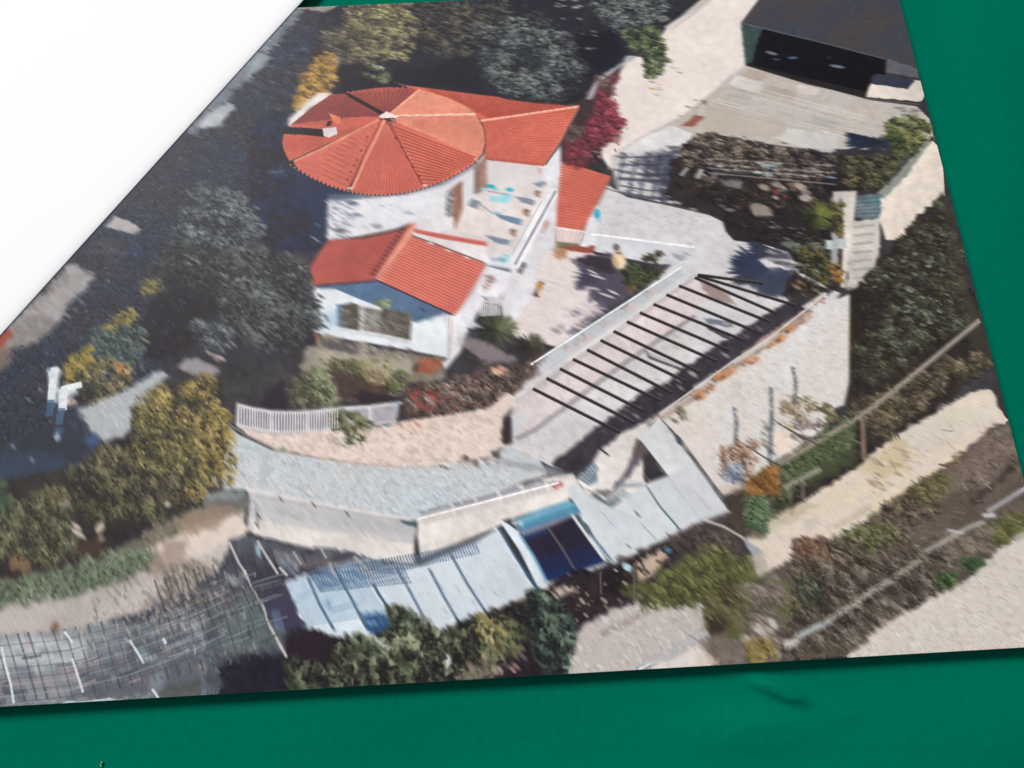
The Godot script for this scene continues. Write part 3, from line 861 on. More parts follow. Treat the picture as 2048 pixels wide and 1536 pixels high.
func paint_round_roof() -> void:
	sheet(520, 140, 4.2667)
	var dark := k(146, 66, 58)
	# roof of the long wing behind
	P([1130, 100, 1240, 130, 1380, 148, 1750, 195, 2048, 232, 2100, 250, 2100, 420, 1890, 440, 1830, 370, 1740, 300, 1600, 235, 1450, 190, 1330, 170], k(190, 94, 80))
	ST([1400, 155, 2080, 240, 2080, 420, 1500, 200], 34, 2.2, k(158, 72, 62), 0.6)
	# back-left faces
	P([1085, 395, 720, 200, 600, 212, 470, 300, 260, 470, 540, 510, 600, 450, 800, 415, 1000, 400], k(142, 72, 70), {"nc": 0.06})
	ST([600, 220, 280, 460, 900, 420, 1040, 390], 12, 2.4, k(112, 56, 58), 0.55)
	P([280, 455, 540, 430, 800, 400, 1000, 395, 600, 470, 540, 505, 262, 480], k(186, 98, 84), {"a": 0.8, "j": 2})
	P([1085, 395, 730, 195, 850, 172, 960, 155, 1100, 145, 1350, 165], k(162, 84, 78))
	ST([740, 205, 1330, 165, 1110, 385, 1060, 385], 14, 4.0, k(122, 60, 60), 0.65)
	for i in 12:
		D(750 + i * 47, 193 - i * 4.0, 5, 3, 70, k(176, 92, 84))
	P([720, 190, 765, 200, 1080, 372, 1040, 390, 760, 232], k(46, 36, 42))
	# left face with the chimney's shade
	P([1085, 395, 800, 402, 600, 455, 262, 478, 205, 530, 190, 620, 205, 690, 250, 778, 1030, 420], k(194, 98, 84))
	ST([190, 600, 250, 770, 900, 470, 620, 540], 7, 2.2, k(166, 80, 70), 0.5)
	ST([230, 545, 540, 580, 520, 680, 215, 700], 18, 2.0, k(170, 82, 72), 0.5)
	P([205, 488, 380, 492, 548, 508, 550, 572, 360, 552, 196, 545], k(44, 35, 41))
	P([535, 500, 650, 485, 660, 545, 590, 575, 540, 565], k(218, 208, 210), {"j": 1})
	P([580, 430, 620, 440, 600, 480, 560, 480], k(54, 44, 48), {"j": 1})
	P([585, 365, 690, 405, 680, 450, 660, 470, 620, 430], k(214, 124, 92))
	# the near-left face with its grid of tiles
	P([1030, 425, 280, 785, 330, 850, 450, 925, 600, 987, 745, 1030, 1050, 440], k(198, 106, 92))
	ST([330, 800, 1020, 440, 1030, 470, 740, 1015], 15, 2.0, k(160, 76, 66), 0.6)
	ST([1010, 450, 760, 1010, 330, 840, 900, 480], 13, 2.0, k(164, 80, 70), 0.55)
	ST([1010, 450, 760, 1010, 350, 810, 930, 480], 13, 1.6, k(216, 128, 112), 0.45)
	# the near face
	P([1065, 440, 770, 1035, 920, 1060, 1080, 1062, 1250, 1038, 1410, 1000, 1105, 440], k(193, 99, 86))
	ST([790, 1040, 1400, 1005, 1100, 470, 1065, 470], 22, 2.4, k(162, 76, 66), 0.62)
	ST([800, 1040, 1410, 1005, 1100, 470, 1065, 470], 22, 1.8, k(212, 122, 106), 0.5)
	# the near-right face, deep rows of tiles
	P([1110, 435, 1400, 1002, 1560, 952, 1700, 882, 1820, 802, 1865, 745, 1180, 450], k(204, 108, 90))
	ST([1140, 470, 1400, 985, 1520, 965, 1860, 750], 15, 4.0, k(150, 66, 56), 0.8)
	ST([1150, 460, 1410, 975, 1540, 955, 1870, 735], 15, 2.0, k(224, 132, 112), 0.5)
	# the bright faces
	P([1130, 405, 1840, 372, 1880, 440, 1915, 520, 1920, 620, 1895, 715, 1862, 748, 1190, 450], k(214, 136, 114))
	ST([1880, 440, 1900, 700, 1300, 480, 1300, 420], 12, 2.2, k(190, 112, 94), 0.5)
	P([1095, 385, 1350, 162, 1450, 188, 1600, 235, 1740, 300, 1845, 375], k(220, 143, 120), {"nf": 0.04})
	ST([1400, 175, 1800, 340, 1130, 390, 1110, 370], 10, 2.0, k(208, 128, 106), 0.4)
	# ridges
	L([1085, 400, 1140, 350, 1360, 168], 6, k(234, 164, 138))
	L([1100, 392, 1840, 376], 5, k(232, 184, 166))
	for i in 8:
		D(1160 + i * 90, 392 - i * 2.0, 7, 2.2, -10, k(240, 206, 192), 0.8)
	L([1120, 420, 1280, 490, 1500, 575, 1850, 735], 3.0, k(226, 142, 118))
	L([1080, 430, 1180, 600, 1300, 820, 1385, 975], 3.2, k(138, 62, 56))
	for b in [[1160, 580], [1255, 745], [1305, 825], [1355, 905], [1210, 660]]:
		D(b[0], b[1], 4.5, 3, 60, k(104, 46, 44), 0.8)
	L([1040, 430, 900, 700, 760, 1000], 5, k(156, 76, 68), 0.8)
	L([1060, 430, 1000, 560, 910, 740, 790, 1010], 8, k(216, 138, 114))
	for b in [[880, 690], [845, 770], [825, 815], [790, 870], [765, 935], [930, 575]]:
		D(b[0] - 18, b[1], 4, 3, 30, k(122, 54, 50), 0.7)
	L([1010, 425, 760, 555, 500, 685, 290, 780], 7, k(212, 134, 112))
	S([300, 790, 1000, 420, 1000, 440, 320, 800], 20, [k(222, 158, 132), k(190, 104, 88)], 5)
	P([1010, 395, 1080, 355, 1140, 375, 1190, 400, 1110, 410, 1050, 410], k(236, 214, 208), {"j": 1.5})
	# little white caps on the eaves, scalloped edge
	for b in [[1410, 985], [770, 1010], [1850, 760]]:
		D(b[0], b[1], 7, 4, 10, k(236, 200, 186), 0.8)
	for i in 46:
		var t := i / 45.0
		var x := lerpf(260, 1850, t)
		var y := 1062.0 - 270.0 * pow(absf((x - 1020.0) / 780.0), 2.05)
		D(x, y + 3.0, 3.4, 2.6, 60, k(206, 118, 102), 0.9)
		D(x + 16, y + 6.0, 2.4, 2.6, 60, k(84, 48, 50), 0.7)
	# wing roof to the right
	sheet(880, 0, 4.2667)
	P([0, 772, 420, 828, 860, 887, 1190, 905, 350, 1028, 300, 965, 200, 880, 100, 820, 0, 800], k(190, 94, 80))
	ST([40, 785, 1150, 905, 420, 1015, 180, 870], 30, 2.4, k(154, 70, 60), 0.65)
	P([1190, 910, 350, 1032, 385, 1105, 390, 1250, 378, 1350, 890, 1412, 1030, 1210], k(206, 108, 92))
	ST([360, 1045, 385, 1350, 890, 1405, 1180, 925], 20, 2.8, k(164, 74, 62), 0.7)
	ST([365, 1050, 390, 1350, 895, 1405, 1180, 930], 20, 1.8, k(226, 132, 116), 0.45)
	P([378, 1335, 890, 1400, 885, 1420, 378, 1362], k(176, 86, 74), {"a": 0.8})
	L([350, 1030, 700, 980, 1185, 908], 6, k(232, 160, 140))
	for i in 16:
		D(370 + i * 52, 1026 - i * 7.6, 5, 2.2, 10, k(240, 196, 180), 0.8)
	P([1185, 905, 1200, 915, 1040, 1215, 905, 1412, 890, 1405, 1025, 1205], k(120, 92, 92), {"a": 0.9})
	P([370, 1090, 400, 1110, 395, 1310, 350, 1340, 385, 1200], k(150, 100, 92), {"a": 0.6})

func paint_terrace() -> void:
	sheet(580, 340, 4.2667)
	P([1040, 440, 1120, 410, 1400, 400, 1400, 600, 1290, 640, 1050, 560], k(221, 217, 220), {"nf": 0.03})
	sheet(880, 300, 4.2667)
	# deck of the roof terrace
	P([400, 85, 830, 130, 920, 140, 1020, -20, 1030, 300, 1000, 360, 640, 1010, 390, 985, 0, 815, 0, 690, 110, 695, 192, 570, 200, 480, 290, 385, 400, 330], k(217, 208, 206), {"nf": 0.04})
	P([400, 85, 830, 130, 820, 300, 600, 330, 400, 300], k(221, 215, 216), {"a": 0.7, "j": 3})
	P([870, 130, 1020, -30, 1030, 290, 960, 330, 850, 250], k(222, 224, 230), {"a": 0.9})
	P([200, 480, 460, 560, 380, 740, 120, 690], k(226, 214, 210), {"a": 0.8})
	L([820, 130, 920, 140], 5, k(232, 226, 226))
	P([845, 150, 870, 150, 860, 200, 840, 200], k(196, 140, 136), {"a": 0.7, "j": 2})
	# shadows of pots and chairs
	P([790, 290, 880, 265, 905, 290, 850, 320], k(128, 138, 150), {"j": 2})
	P([630, 395, 720, 400, 810, 430, 800, 470, 700, 450], k(126, 132, 148), {"j": 1.5})
	P([460, 540, 560, 560, 700, 590, 690, 640, 590, 620, 500, 580], k(108, 132, 156), {"j": 1.5})
	P([380, 730, 480, 740, 600, 770, 585, 815, 470, 790], k(118, 128, 148), {"j": 1.5})
	P([235, 480, 270, 415, 350, 435, 320, 495], k(128, 140, 152), {"j": 1.5})
	for b in [[735, 540, 12], [620, 710, 11], [830, 380, 10]]:
		D(b[0], b[1], b[2] * 0.9, b[2] * 0.6, 60, k(150, 116, 104), 0.85)
		D(b[0] + 6, b[1] - 22, b[2] * 0.7, b[2] * 0.45, 10, k(112, 98, 84), 0.85)
	# turquoise chairs and table
	P([430, 400, 600, 370, 620, 400, 580, 450, 430, 440], k(160, 214, 226), {"j": 2})
	S([430, 390, 610, 375, 590, 460, 430, 440], 20, [k(186, 226, 234), k(140, 204, 220)], 7, {"a": 0.6})
	D(435, 310, 10, 6, 15, k(36, 164, 190))
	D(470, 335, 9, 4, 20, k(120, 200, 214), 0.8)
	D(595, 338, 9, 6, 10, k(48, 172, 200))
	D(380, 335, 9, 4, 20, k(150, 212, 222), 0.9)
	D(490, 535, 10, 3, 10, k(110, 196, 216), 0.9)
	L([400, 350, 580, 380], 2.5, k(120, 140, 150), 0.8)
	L([340, 460, 450, 545], 2.5, k(128, 134, 140), 0.8)
	L([470, 480, 560, 520], 2, k(140, 150, 156), 0.7)
	D(520, 490, 14, 7, 10, k(226, 230, 234), 0.8)
	# parapets and the tall white front
	P([1030, 280, 1000, 500, 990, 830, 880, 870, 800, 1130, 790, 1250, 650, 1440, 590, 1480, 520, 1450, 530, 1250, 600, 1030, 640, 900, 940, 340], k(224, 222, 227), {"nf": 0.03})
	P([940, 330, 1030, 270, 1030, 380, 960, 400], k(206, 212, 218), {"j": 2})
	P([610, 900, 870, 430, 930, 320, 1000, 330, 860, 570, 650, 950, 600, 1020], k(236, 236, 240))
	LL([868, 432, 740, 660, 612, 895], 2.4, k(176, 176, 186), 0.8)
	LL([985, 352, 870, 560, 745, 785, 640, 975], 6, k(158, 158, 170), 0.9)
	LL([1003, 372, 890, 580, 775, 800, 660, 1010], 3, k(242, 242, 246), 0.9)
	P([1000, 420, 992, 830, 890, 862, 830, 1010, 800, 1130, 790, 1250, 650, 1440, 600, 1470, 640, 1180, 720, 960, 860, 660], k(219, 218, 224), {"a": 0.9})
	L([990, 480, 985, 830, 885, 868], 3, k(190, 186, 192), 0.6)
	P([960, 430, 1000, 420, 985, 830, 960, 800], k(216, 210, 212), {"a": 0.8})
	for b in [[905, 640, 5, 14, 186, 120, 110], [880, 690, 4, 9, 170, 150, 146], [850, 760, 3, 8, 200, 190, 188], [710, 985, 6, 10, 60, 60, 58], [685, 1030, 6, 9, 76, 72, 66], [720, 970, 3, 6, 110, 108, 100], [650, 1120, 3, 8, 200, 198, 200]]:
		D(b[0], b[1], b[3], b[2], 110, k(b[4], b[5], b[6]), 0.85)
	# low roof strip, ledge and the small turquoise chair
	P([-215, 672, 0, 712, 405, 785, 395, 820, 0, 755, -220, 704], k(192, 98, 92))
	L([-200, 682, 405, 790], 3, k(214, 128, 118), 0.6)
	P([-225, 706, 0, 757, 392, 822, 400, 960, -10, 800, -215, 724], k(222, 215, 216))
	P([390, 975, 600, 1010, 600, 1045, 400, 1020, 360, 990], k(110, 120, 140), {"j": 1.5})
	P([395, 900, 610, 900, 620, 1000, 400, 975], k(214, 218, 226), {"a": 0.9})
	L([395, 975, 600, 1008], 4, k(196, 204, 214))
	D(545, 935, 10, 7, -20, k(110, 200, 214))
	D(570, 900, 6, 3, 20, k(100, 196, 206))
	for i in 5:
		L([440 + i * 22, 915, 445 + i * 22, 950], 3, k(126, 132, 142), 0.8)
	# front wall of the small wing, door and steps
	P([380, 985, 600, 1045, 590, 1100, 520, 1260, 330, 1330, 250, 1420, 190, 1536, 90, 1560, 130, 1420, 300, 1150], k(222, 222, 228))
	P([390, 1080, 470, 1070, 460, 1120, 400, 1200, 370, 1190], k(198, 176, 172), {"j": 3, "a": 0.8})
	S([370, 1070, 480, 1080, 430, 1220, 350, 1200], 22, [k(120, 92, 88), k(216, 206, 204), k(150, 122, 116)], 7)
	P([340, 1260, 520, 1250, 520, 1380, 330, 1400], k(206, 202, 206), {"j": 2})
	P([345, 1310, 510, 1320, 520, 1410, 340, 1420], k(124, 118, 122), {"nm": 0.2})
	STL([340, 1310, 510, 1325, 520, 1410, 335, 1420], 10, 3, k(214, 212, 216), 0.8)
	S([340, 1250, 440, 1250, 440, 1310, 340, 1310], 10, [k(92, 88, 88), k(220, 216, 218)], 8)
	# roof of the annexe to the right
	P([1025, 105, 1100, 95, 1190, 140, 1460, 225, 1400, 340, 1330, 470, 1215, 690, 995, 655, 1000, 480, 1020, 300], k(203, 108, 92))
	STL([1025, 130, 1000, 655, 1215, 685, 1455, 235], 22, 2.6, k(160, 72, 62), 0.65)
	STL([1030, 135, 1004, 660, 1219, 690, 1459, 240], 22, 1.8, k(222, 130, 114), 0.45)
	P([1060, 100, 1200, 130, 1130, 160, 1070, 130], k(180, 80, 66), {"j": 3, "a": 0.8})
	P([1030, 130, 1120, 140, 1080, 260, 1020, 290], k(216, 132, 108), {"a": 0.5})
	P([1455, 225, 1470, 235, 1345, 480, 1330, 470], k(120, 96, 98), {"a": 0.7})
	# below it: railing, planter, white corner, parasol
	P([995, 660, 1220, 690, 1180, 800, 1000, 790], k(204, 170, 164))
	STL([1000, 670, 1220, 700, 1190, 800, 1000, 780], 30, 1.6, k(228, 216, 216), 0.8)
	L([990, 662, 1220, 695, 1340, 712], 4, k(234, 232, 236))
	P([1190, 800, 1270, 570, 1340, 580, 1340, 700, 1340, 830, 1180, 830], k(222, 222, 228))
	D(1340, 545, 14, 7, 95, k(38, 158, 196))
	D(1352, 600, 6, 4, 90, k(120, 180, 204), 0.7)
	# the sunny patio
	P([1000, 830, 1100, 850, 1310, 880, 1460, 890, 1560, 920, 1700, 1080, 1640, 1230, 1420, 1340, 1220, 1536, 1000, 1680, 640, 1600, 560, 1480, 650, 1440, 790, 1250, 800, 1130, 880, 870], k(222, 210, 209), {"nc": 0.02, "nm": 0.03, "nf": 0.06})
	S([900, 900, 1100, 900, 1300, 1150, 1300, 1400, 900, 1536, 660, 1500, 800, 1250], 220, [k(206, 192, 190), k(230, 220, 220), k(212, 200, 198)], 8, {"a": 0.4})
	L([830, 1100, 1020, 1140], 4, k(190, 186, 188), 0.5)
	P([1000, 790, 1180, 790, 1180, 830, 1060, 850, 1000, 840], k(128, 122, 96), {"j": 4, "nm": 0.2})
	P([1050, 825, 1320, 820, 1310, 885, 1180, 870, 1060, 850], k(146, 78, 66), {"j": 2})
	P([980, 860, 1060, 840, 1080, 890, 1020, 930, 975, 900], k(176, 126, 96), {"j": 4})
	P([1320, 870, 1460, 890, 1460, 910, 1320, 890], k(48, 42, 48))
	# palm shade on the patio
	P([1130, 930, 1260, 900, 1460, 920, 1620, 960, 1700, 1080, 1560, 1300, 1440, 1340, 1330, 1310, 1290, 1200, 1200, 1130, 1230, 1060, 1180, 990], k(72, 68, 84), {"j": 6})
	P([1140, 935, 1290, 905, 1470, 930, 1470, 1060, 1340, 1010], k(56, 50, 56), {"j": 4})
	fronds(1400, 1080, 70, 40, [k(66, 62, 80), k(84, 80, 96)], 150, 220, 2.6)
	for b in [[1340, 1080, 22, 3, 22], [1300, 1180, 20, 3, 12], [1420, 1240, 22, 3, 24], [1480, 1215, 16, 3, 30], [1300, 1040, 16, 2.4, 30]]:
		D(b[0], b[1], b[2], b[3], b[4], k(214, 200, 200), 0.9)
	P([1310, 1350, 1440, 1330, 1440, 1380, 1330, 1410], k(84, 80, 96), {"j": 4})
	P([1100, 1380, 1180, 1360, 1220, 1400, 1130, 1420], k(104, 96, 108), {"j": 4, "a": 0.85})
	P([1200, 1450, 1300, 1420, 1320, 1470, 1220, 1500], k(96, 92, 106), {"j": 4, "a": 0.85})
	P([940, 1520, 1030, 1500, 1060, 1530, 980, 1550], k(112, 104, 114), {"j": 4, "a": 0.85})
	P([1130, 1500, 1240, 1480, 1200, 1560, 1080, 1570], k(92, 88, 102), {"j": 4, "a": 0.85})
	S([1060, 1330, 1440, 1330, 1280, 1520, 1000, 1536], 50, [k(220, 206, 206), k(200, 188, 190)], 16, {"asp": 0.16, "ang": 20.0, "a": 0.8})
	# big clay jar, bushes, small pots
	D(1530, 950, 17, 23, -14, k(224, 196, 160))
	D(1548, 960, 10, 19, -14, k(238, 216, 186), 0.8)
	D(1500, 960, 6, 18, -12, k(182, 152, 122), 0.7)
	D(1520, 870, 13, 6, 5, k(206, 188, 176))
	D(1525, 880, 8, 3, 5, k(120, 100, 92))
	F([1580, 1020, 1700, 960, 1850, 1000, 1900, 1030, 1660, 1200, 1580, 1120], [k(42, 44, 38), k(66, 72, 52), k(104, 110, 76)], 11, 5, {"thick": 1.3})
	F([1730, 880, 1880, 880, 1890, 960, 1760, 970], [k(52, 48, 44), k(88, 82, 68), k(126, 116, 100)], 10, 5)
	D(1505, 830, 8, 10, 10, k(92, 88, 80), 0.9)
	P([1580, 1160, 1680, 1150, 1640, 1210, 1570, 1200], k(112, 84, 56), {"j": 3, "a": 0.7})
	P([785, 1240, 830, 1170, 870, 1180, 850, 1250], k(90, 72, 68), {"j": 2})
	D(850, 1160, 9, 6, 30, k(196, 132, 64))
	D(865, 1135, 7, 4, 0, k(110, 84, 56))
	D(855, 1215, 7, 10, 10, k(222, 196, 176))

func paint_garden() -> void:
	sheet(580, 340, 4.2667)
	# small wing: roof and gable
	P([200, 1030, 230, 985, 690, 950, 740, 940, 1345, 1215, 1340, 1600, 700, 1480, 180, 1400], k(221, 226, 233), {"nf": 0.04})
	P([225, 980, 690, 945, 740, 935, 1345, 1215, 1072, 1302, 860, 1205, 600, 1105, 380, 1012, 240, 1015], k(84, 112, 144), {"nm": 0.05})
	P([700, 960, 1340, 1215, 1180, 1265, 900, 1130], k(92, 106, 132), {"a": 0.5, "j": 4})
	D(1135, 1195, 6, 3, 20, k(48, 66, 92))
	P([320, 600, 620, 582, 950, 512, 1050, 455, 1072, 440, 720, 932, 690, 948, 230, 982, 135, 965, 150, 860, 240, 720], k(172, 86, 79), {"nm": 0.04, "nf": 0.06})
	STL([330, 610, 1030, 470, 700, 930, 160, 955], 24, 2.2, k(150, 72, 66), 0.35)
	P([140, 900, 330, 820, 420, 960, 230, 982, 135, 965], k(188, 100, 88), {"a": 0.4, "j": 6})
	P([1040, 555, 1290, 642, 1672, 802, 1545, 1040, 1412, 1242, 738, 932], k(210, 115, 101))
	STL([1045, 565, 745, 920, 1412, 1235, 1668, 812], 19, 2.8, k(168, 80, 70), 0.7)
	STL([1040, 575, 742, 930, 1410, 1240, 1664, 822], 19, 2.0, k(230, 142, 126), 0.5)
	P([1040, 450, 1078, 460, 1040, 560, 785, 962, 720, 935], k(222, 144, 124))
	L([1060, 470, 750, 935], 3, k(238, 178, 158), 0.8)
	L([1000, 470, 850, 680, 700, 905], 5, k(120, 62, 60), 0.7)
	for i in 13:
		D(965 - i * 21.5, 505 + i * 32.0, 5, 3, 20, k(58, 40, 46), 0.9)
	L([230, 986, 690, 950, 740, 940, 1412, 1246], 3.5, k(58, 46, 56))
	P([1412, 1246, 1670, 805, 1685, 820, 1560, 1060, 1440, 1260], k(176, 160, 164), {"a": 0.8})
	L([1050, 562, 1290, 650, 1665, 795], 2.4, k(66, 70, 86))
	for b in [[1200, 625], [1350, 690], [1510, 750]]:
		D(b[0], b[1], 8, 2.6, 20, k(232, 222, 218))
	# window with shutters
	P([398, 1150, 450, 1145, 440, 1345, 398, 1330], k(84, 118, 150), {"j": 1.5})
	P([450, 1150, 520, 1130, 592, 1150, 600, 1372, 425, 1340], k(84, 78, 72), {"nm": 0.2})
	P([590, 1140, 640, 1150, 625, 1380, 590, 1370], k(206, 206, 210), {"a": 0.9})
	P([640, 1170, 775, 1195, 770, 1395, 620, 1372], k(152, 150, 144), {"nm": 0.2, "nf": 0.25})
	ST([640, 1175, 775, 1200, 770, 1395, 625, 1370], 6, 2.4, k(86, 82, 78), 0.7)
	P([780, 1180, 1042, 1222, 1022, 1448, 770, 1395], k(92, 86, 80), {"nm": 0.25, "nf": 0.2})
	S([440, 1160, 1040, 1225, 1020, 1445, 430, 1340], 130, [k(130, 124, 112), k(60, 54, 52), k(108, 100, 90), k(160, 156, 146)], 9, {"a": 0.5, "asp": 0.3})
	F([720, 1130, 850, 1110, 860, 1180, 740, 1190], [k(84, 92, 70), k(140, 150, 110), k(176, 186, 140)], 8, 5)
	P([420, 1350, 1020, 1450, 1000, 1475, 430, 1375], k(196, 196, 196), {"j": 2, "a": 0.8})
	L([1345, 1230, 1350, 1540], 5, k(150, 124, 122))
	P([1340, 1230, 1375, 1250, 1385, 1320, 1350, 1440], k(150, 110, 104), {"a": 0.8})
	P([200, 1200, 400, 1190, 400, 1330, 240, 1370], k(150, 176, 196), {"j": 8, "a": 0.5})
	# right corner wall of the wing
	sheet(440, 600, 3.2)
	P([1455, 100, 1500, 95, 1640, -60, 1700, 0, 1600, 180, 1540, 330, 1440, 450, 1450, 480, 1420, 400, 1450, 380], k(226, 226, 232))
	L([1478, 110, 1462, 380], 4, k(160, 134, 132), 0.8)
	P([1590, 180, 1700, 170, 1700, 220, 1640, 260, 1560, 260], k(64, 64, 78), {"j": 2})
	P([1590, 140, 1700, 150, 1690, 190, 1590, 180], k(202, 206, 214))
	P([1560, 255, 1700, 250, 1840, 340, 1900, 400, 1700, 390, 1560, 300], k(150, 136, 140), {"j": 5, "a": 0.8})
	fronds(1770, 190, 50, 120, [k(38, 40, 38), k(70, 76, 58), k(112, 116, 88)])
	fronds(1990, 300, 38, 90, [k(38, 36, 38), k(62, 60, 50), k(98, 98, 76)])
	P([1900, 330, 2048, 290, 2048, 380, 1950, 440], k(54, 46, 48), {"j": 5, "a": 0.7})
	# garden bed in front
	P([560, 280, 640, 220, 900, 290, 1230, 350, 1420, 380, 1440, 480, 1380, 520, 1200, 530, 1180, 590, 1000, 640, 700, 640, 500, 560], k(164, 156, 144), {"c2": k(120, 112, 98), "nm": 0.12, "nf": 0.15, "j": 4})
	P([640, 240, 880, 290, 860, 340, 700, 320], k(76, 74, 78), {"j": 5, "a": 0.8})
	S([640, 220, 1240, 330, 1200, 400, 640, 330], 90, [k(90, 86, 84), k(196, 194, 190), k(150, 144, 134), k(70, 66, 64)], 9, {"a": 0.7})
	P([640, 310, 900, 350, 1230, 390, 1240, 470, 1000, 450, 800, 400, 650, 370], k(172, 164, 150), {"j": 5, "a": 0.8})
	F([640, 370, 900, 400, 960, 480, 880, 500, 700, 470], [k(70, 64, 56), k(102, 102, 72), k(146, 148, 108)], 12, 6)
	F([1040, 470, 1180, 480, 1180, 590, 1060, 600, 1000, 560], [k(54, 54, 44), k(84, 88, 60), k(130, 136, 96)], 11, 5, {"thick": 1.2})
	F([920, 380, 1080, 380, 1060, 560, 960, 580], [k(120, 104, 82), k(150, 142, 112), k(182, 176, 150)], 10, 6, {"thick": 0.8})
	P([700, 460, 920, 490, 1080, 590, 1080, 640, 860, 660, 740, 600], k(72, 56, 54), {"j": 6, "nm": 0.2})
	F([560, 470, 680, 470, 740, 560, 720, 660, 600, 690, 500, 640], [k(62, 66, 56), k(96, 104, 80), k(134, 142, 112), k(168, 172, 142)], 16, 7, {"thick": 1.6})
	F([420, 540, 560, 480, 640, 680, 520, 700, 420, 660], [k(58, 56, 52), k(88, 86, 72), k(124, 120, 98)], 13, 6, {"thick": 1.2})
	P([290, 600, 400, 520, 420, 640, 420, 715, 300, 700, 270, 660], k(44, 38, 46), {"j": 4})
	P([850, 600, 1080, 610, 1150, 650, 900, 680], k(46, 40, 46), {"j": 4})
	P([1240, 440, 1290, 365, 1420, 380, 1410, 430, 1370, 475, 1260, 460], k(148, 84, 66), {"j": 2})
	P([1230, 440, 1265, 390, 1275, 450, 1240, 470], k(80, 62, 58), {"a": 0.8, "j": 2})
	ST([1270, 390, 1370, 470, 1410, 420, 1310, 370], 3, 4, k(200, 148, 118), 0.7)
	D(610, 235, 9, 12, 20, k(170, 92, 72), 0.9)
	D(600, 275, 10, 6, 20, k(190, 150, 130), 0.8)
	# creeper along the wall
	P([1180, 570, 1350, 540, 1600, 480, 1760, 430, 1960, 420, 2048, 350, 2060, 420, 1880, 600, 1740, 690, 1500, 740, 1340, 730, 1250, 770, 1160, 720], k(84, 70, 68), {"j": 6, "nm": 0.25, "nf": 0.2})
	F([1190, 580, 1350, 550, 1600, 490, 1760, 440, 1900, 440, 2040, 380, 1860, 600, 1720, 680, 1500, 730, 1340, 730, 1250, 760, 1180, 720], [k(56, 44, 44), k(92, 78, 72), k(128, 112, 102), k(196, 182, 172)], 12, 5, {"thick": 1.2})
	S([1190, 570, 1480, 560, 1520, 700, 1300, 700, 1200, 660], 46, [k(150, 60, 60), k(170, 76, 70), k(124, 52, 54)], 8, {"a": 0.65})
	S([1740, 430, 1840, 430, 1840, 470, 1760, 470], 12, [k(214, 150, 120), k(226, 180, 156)], 10)

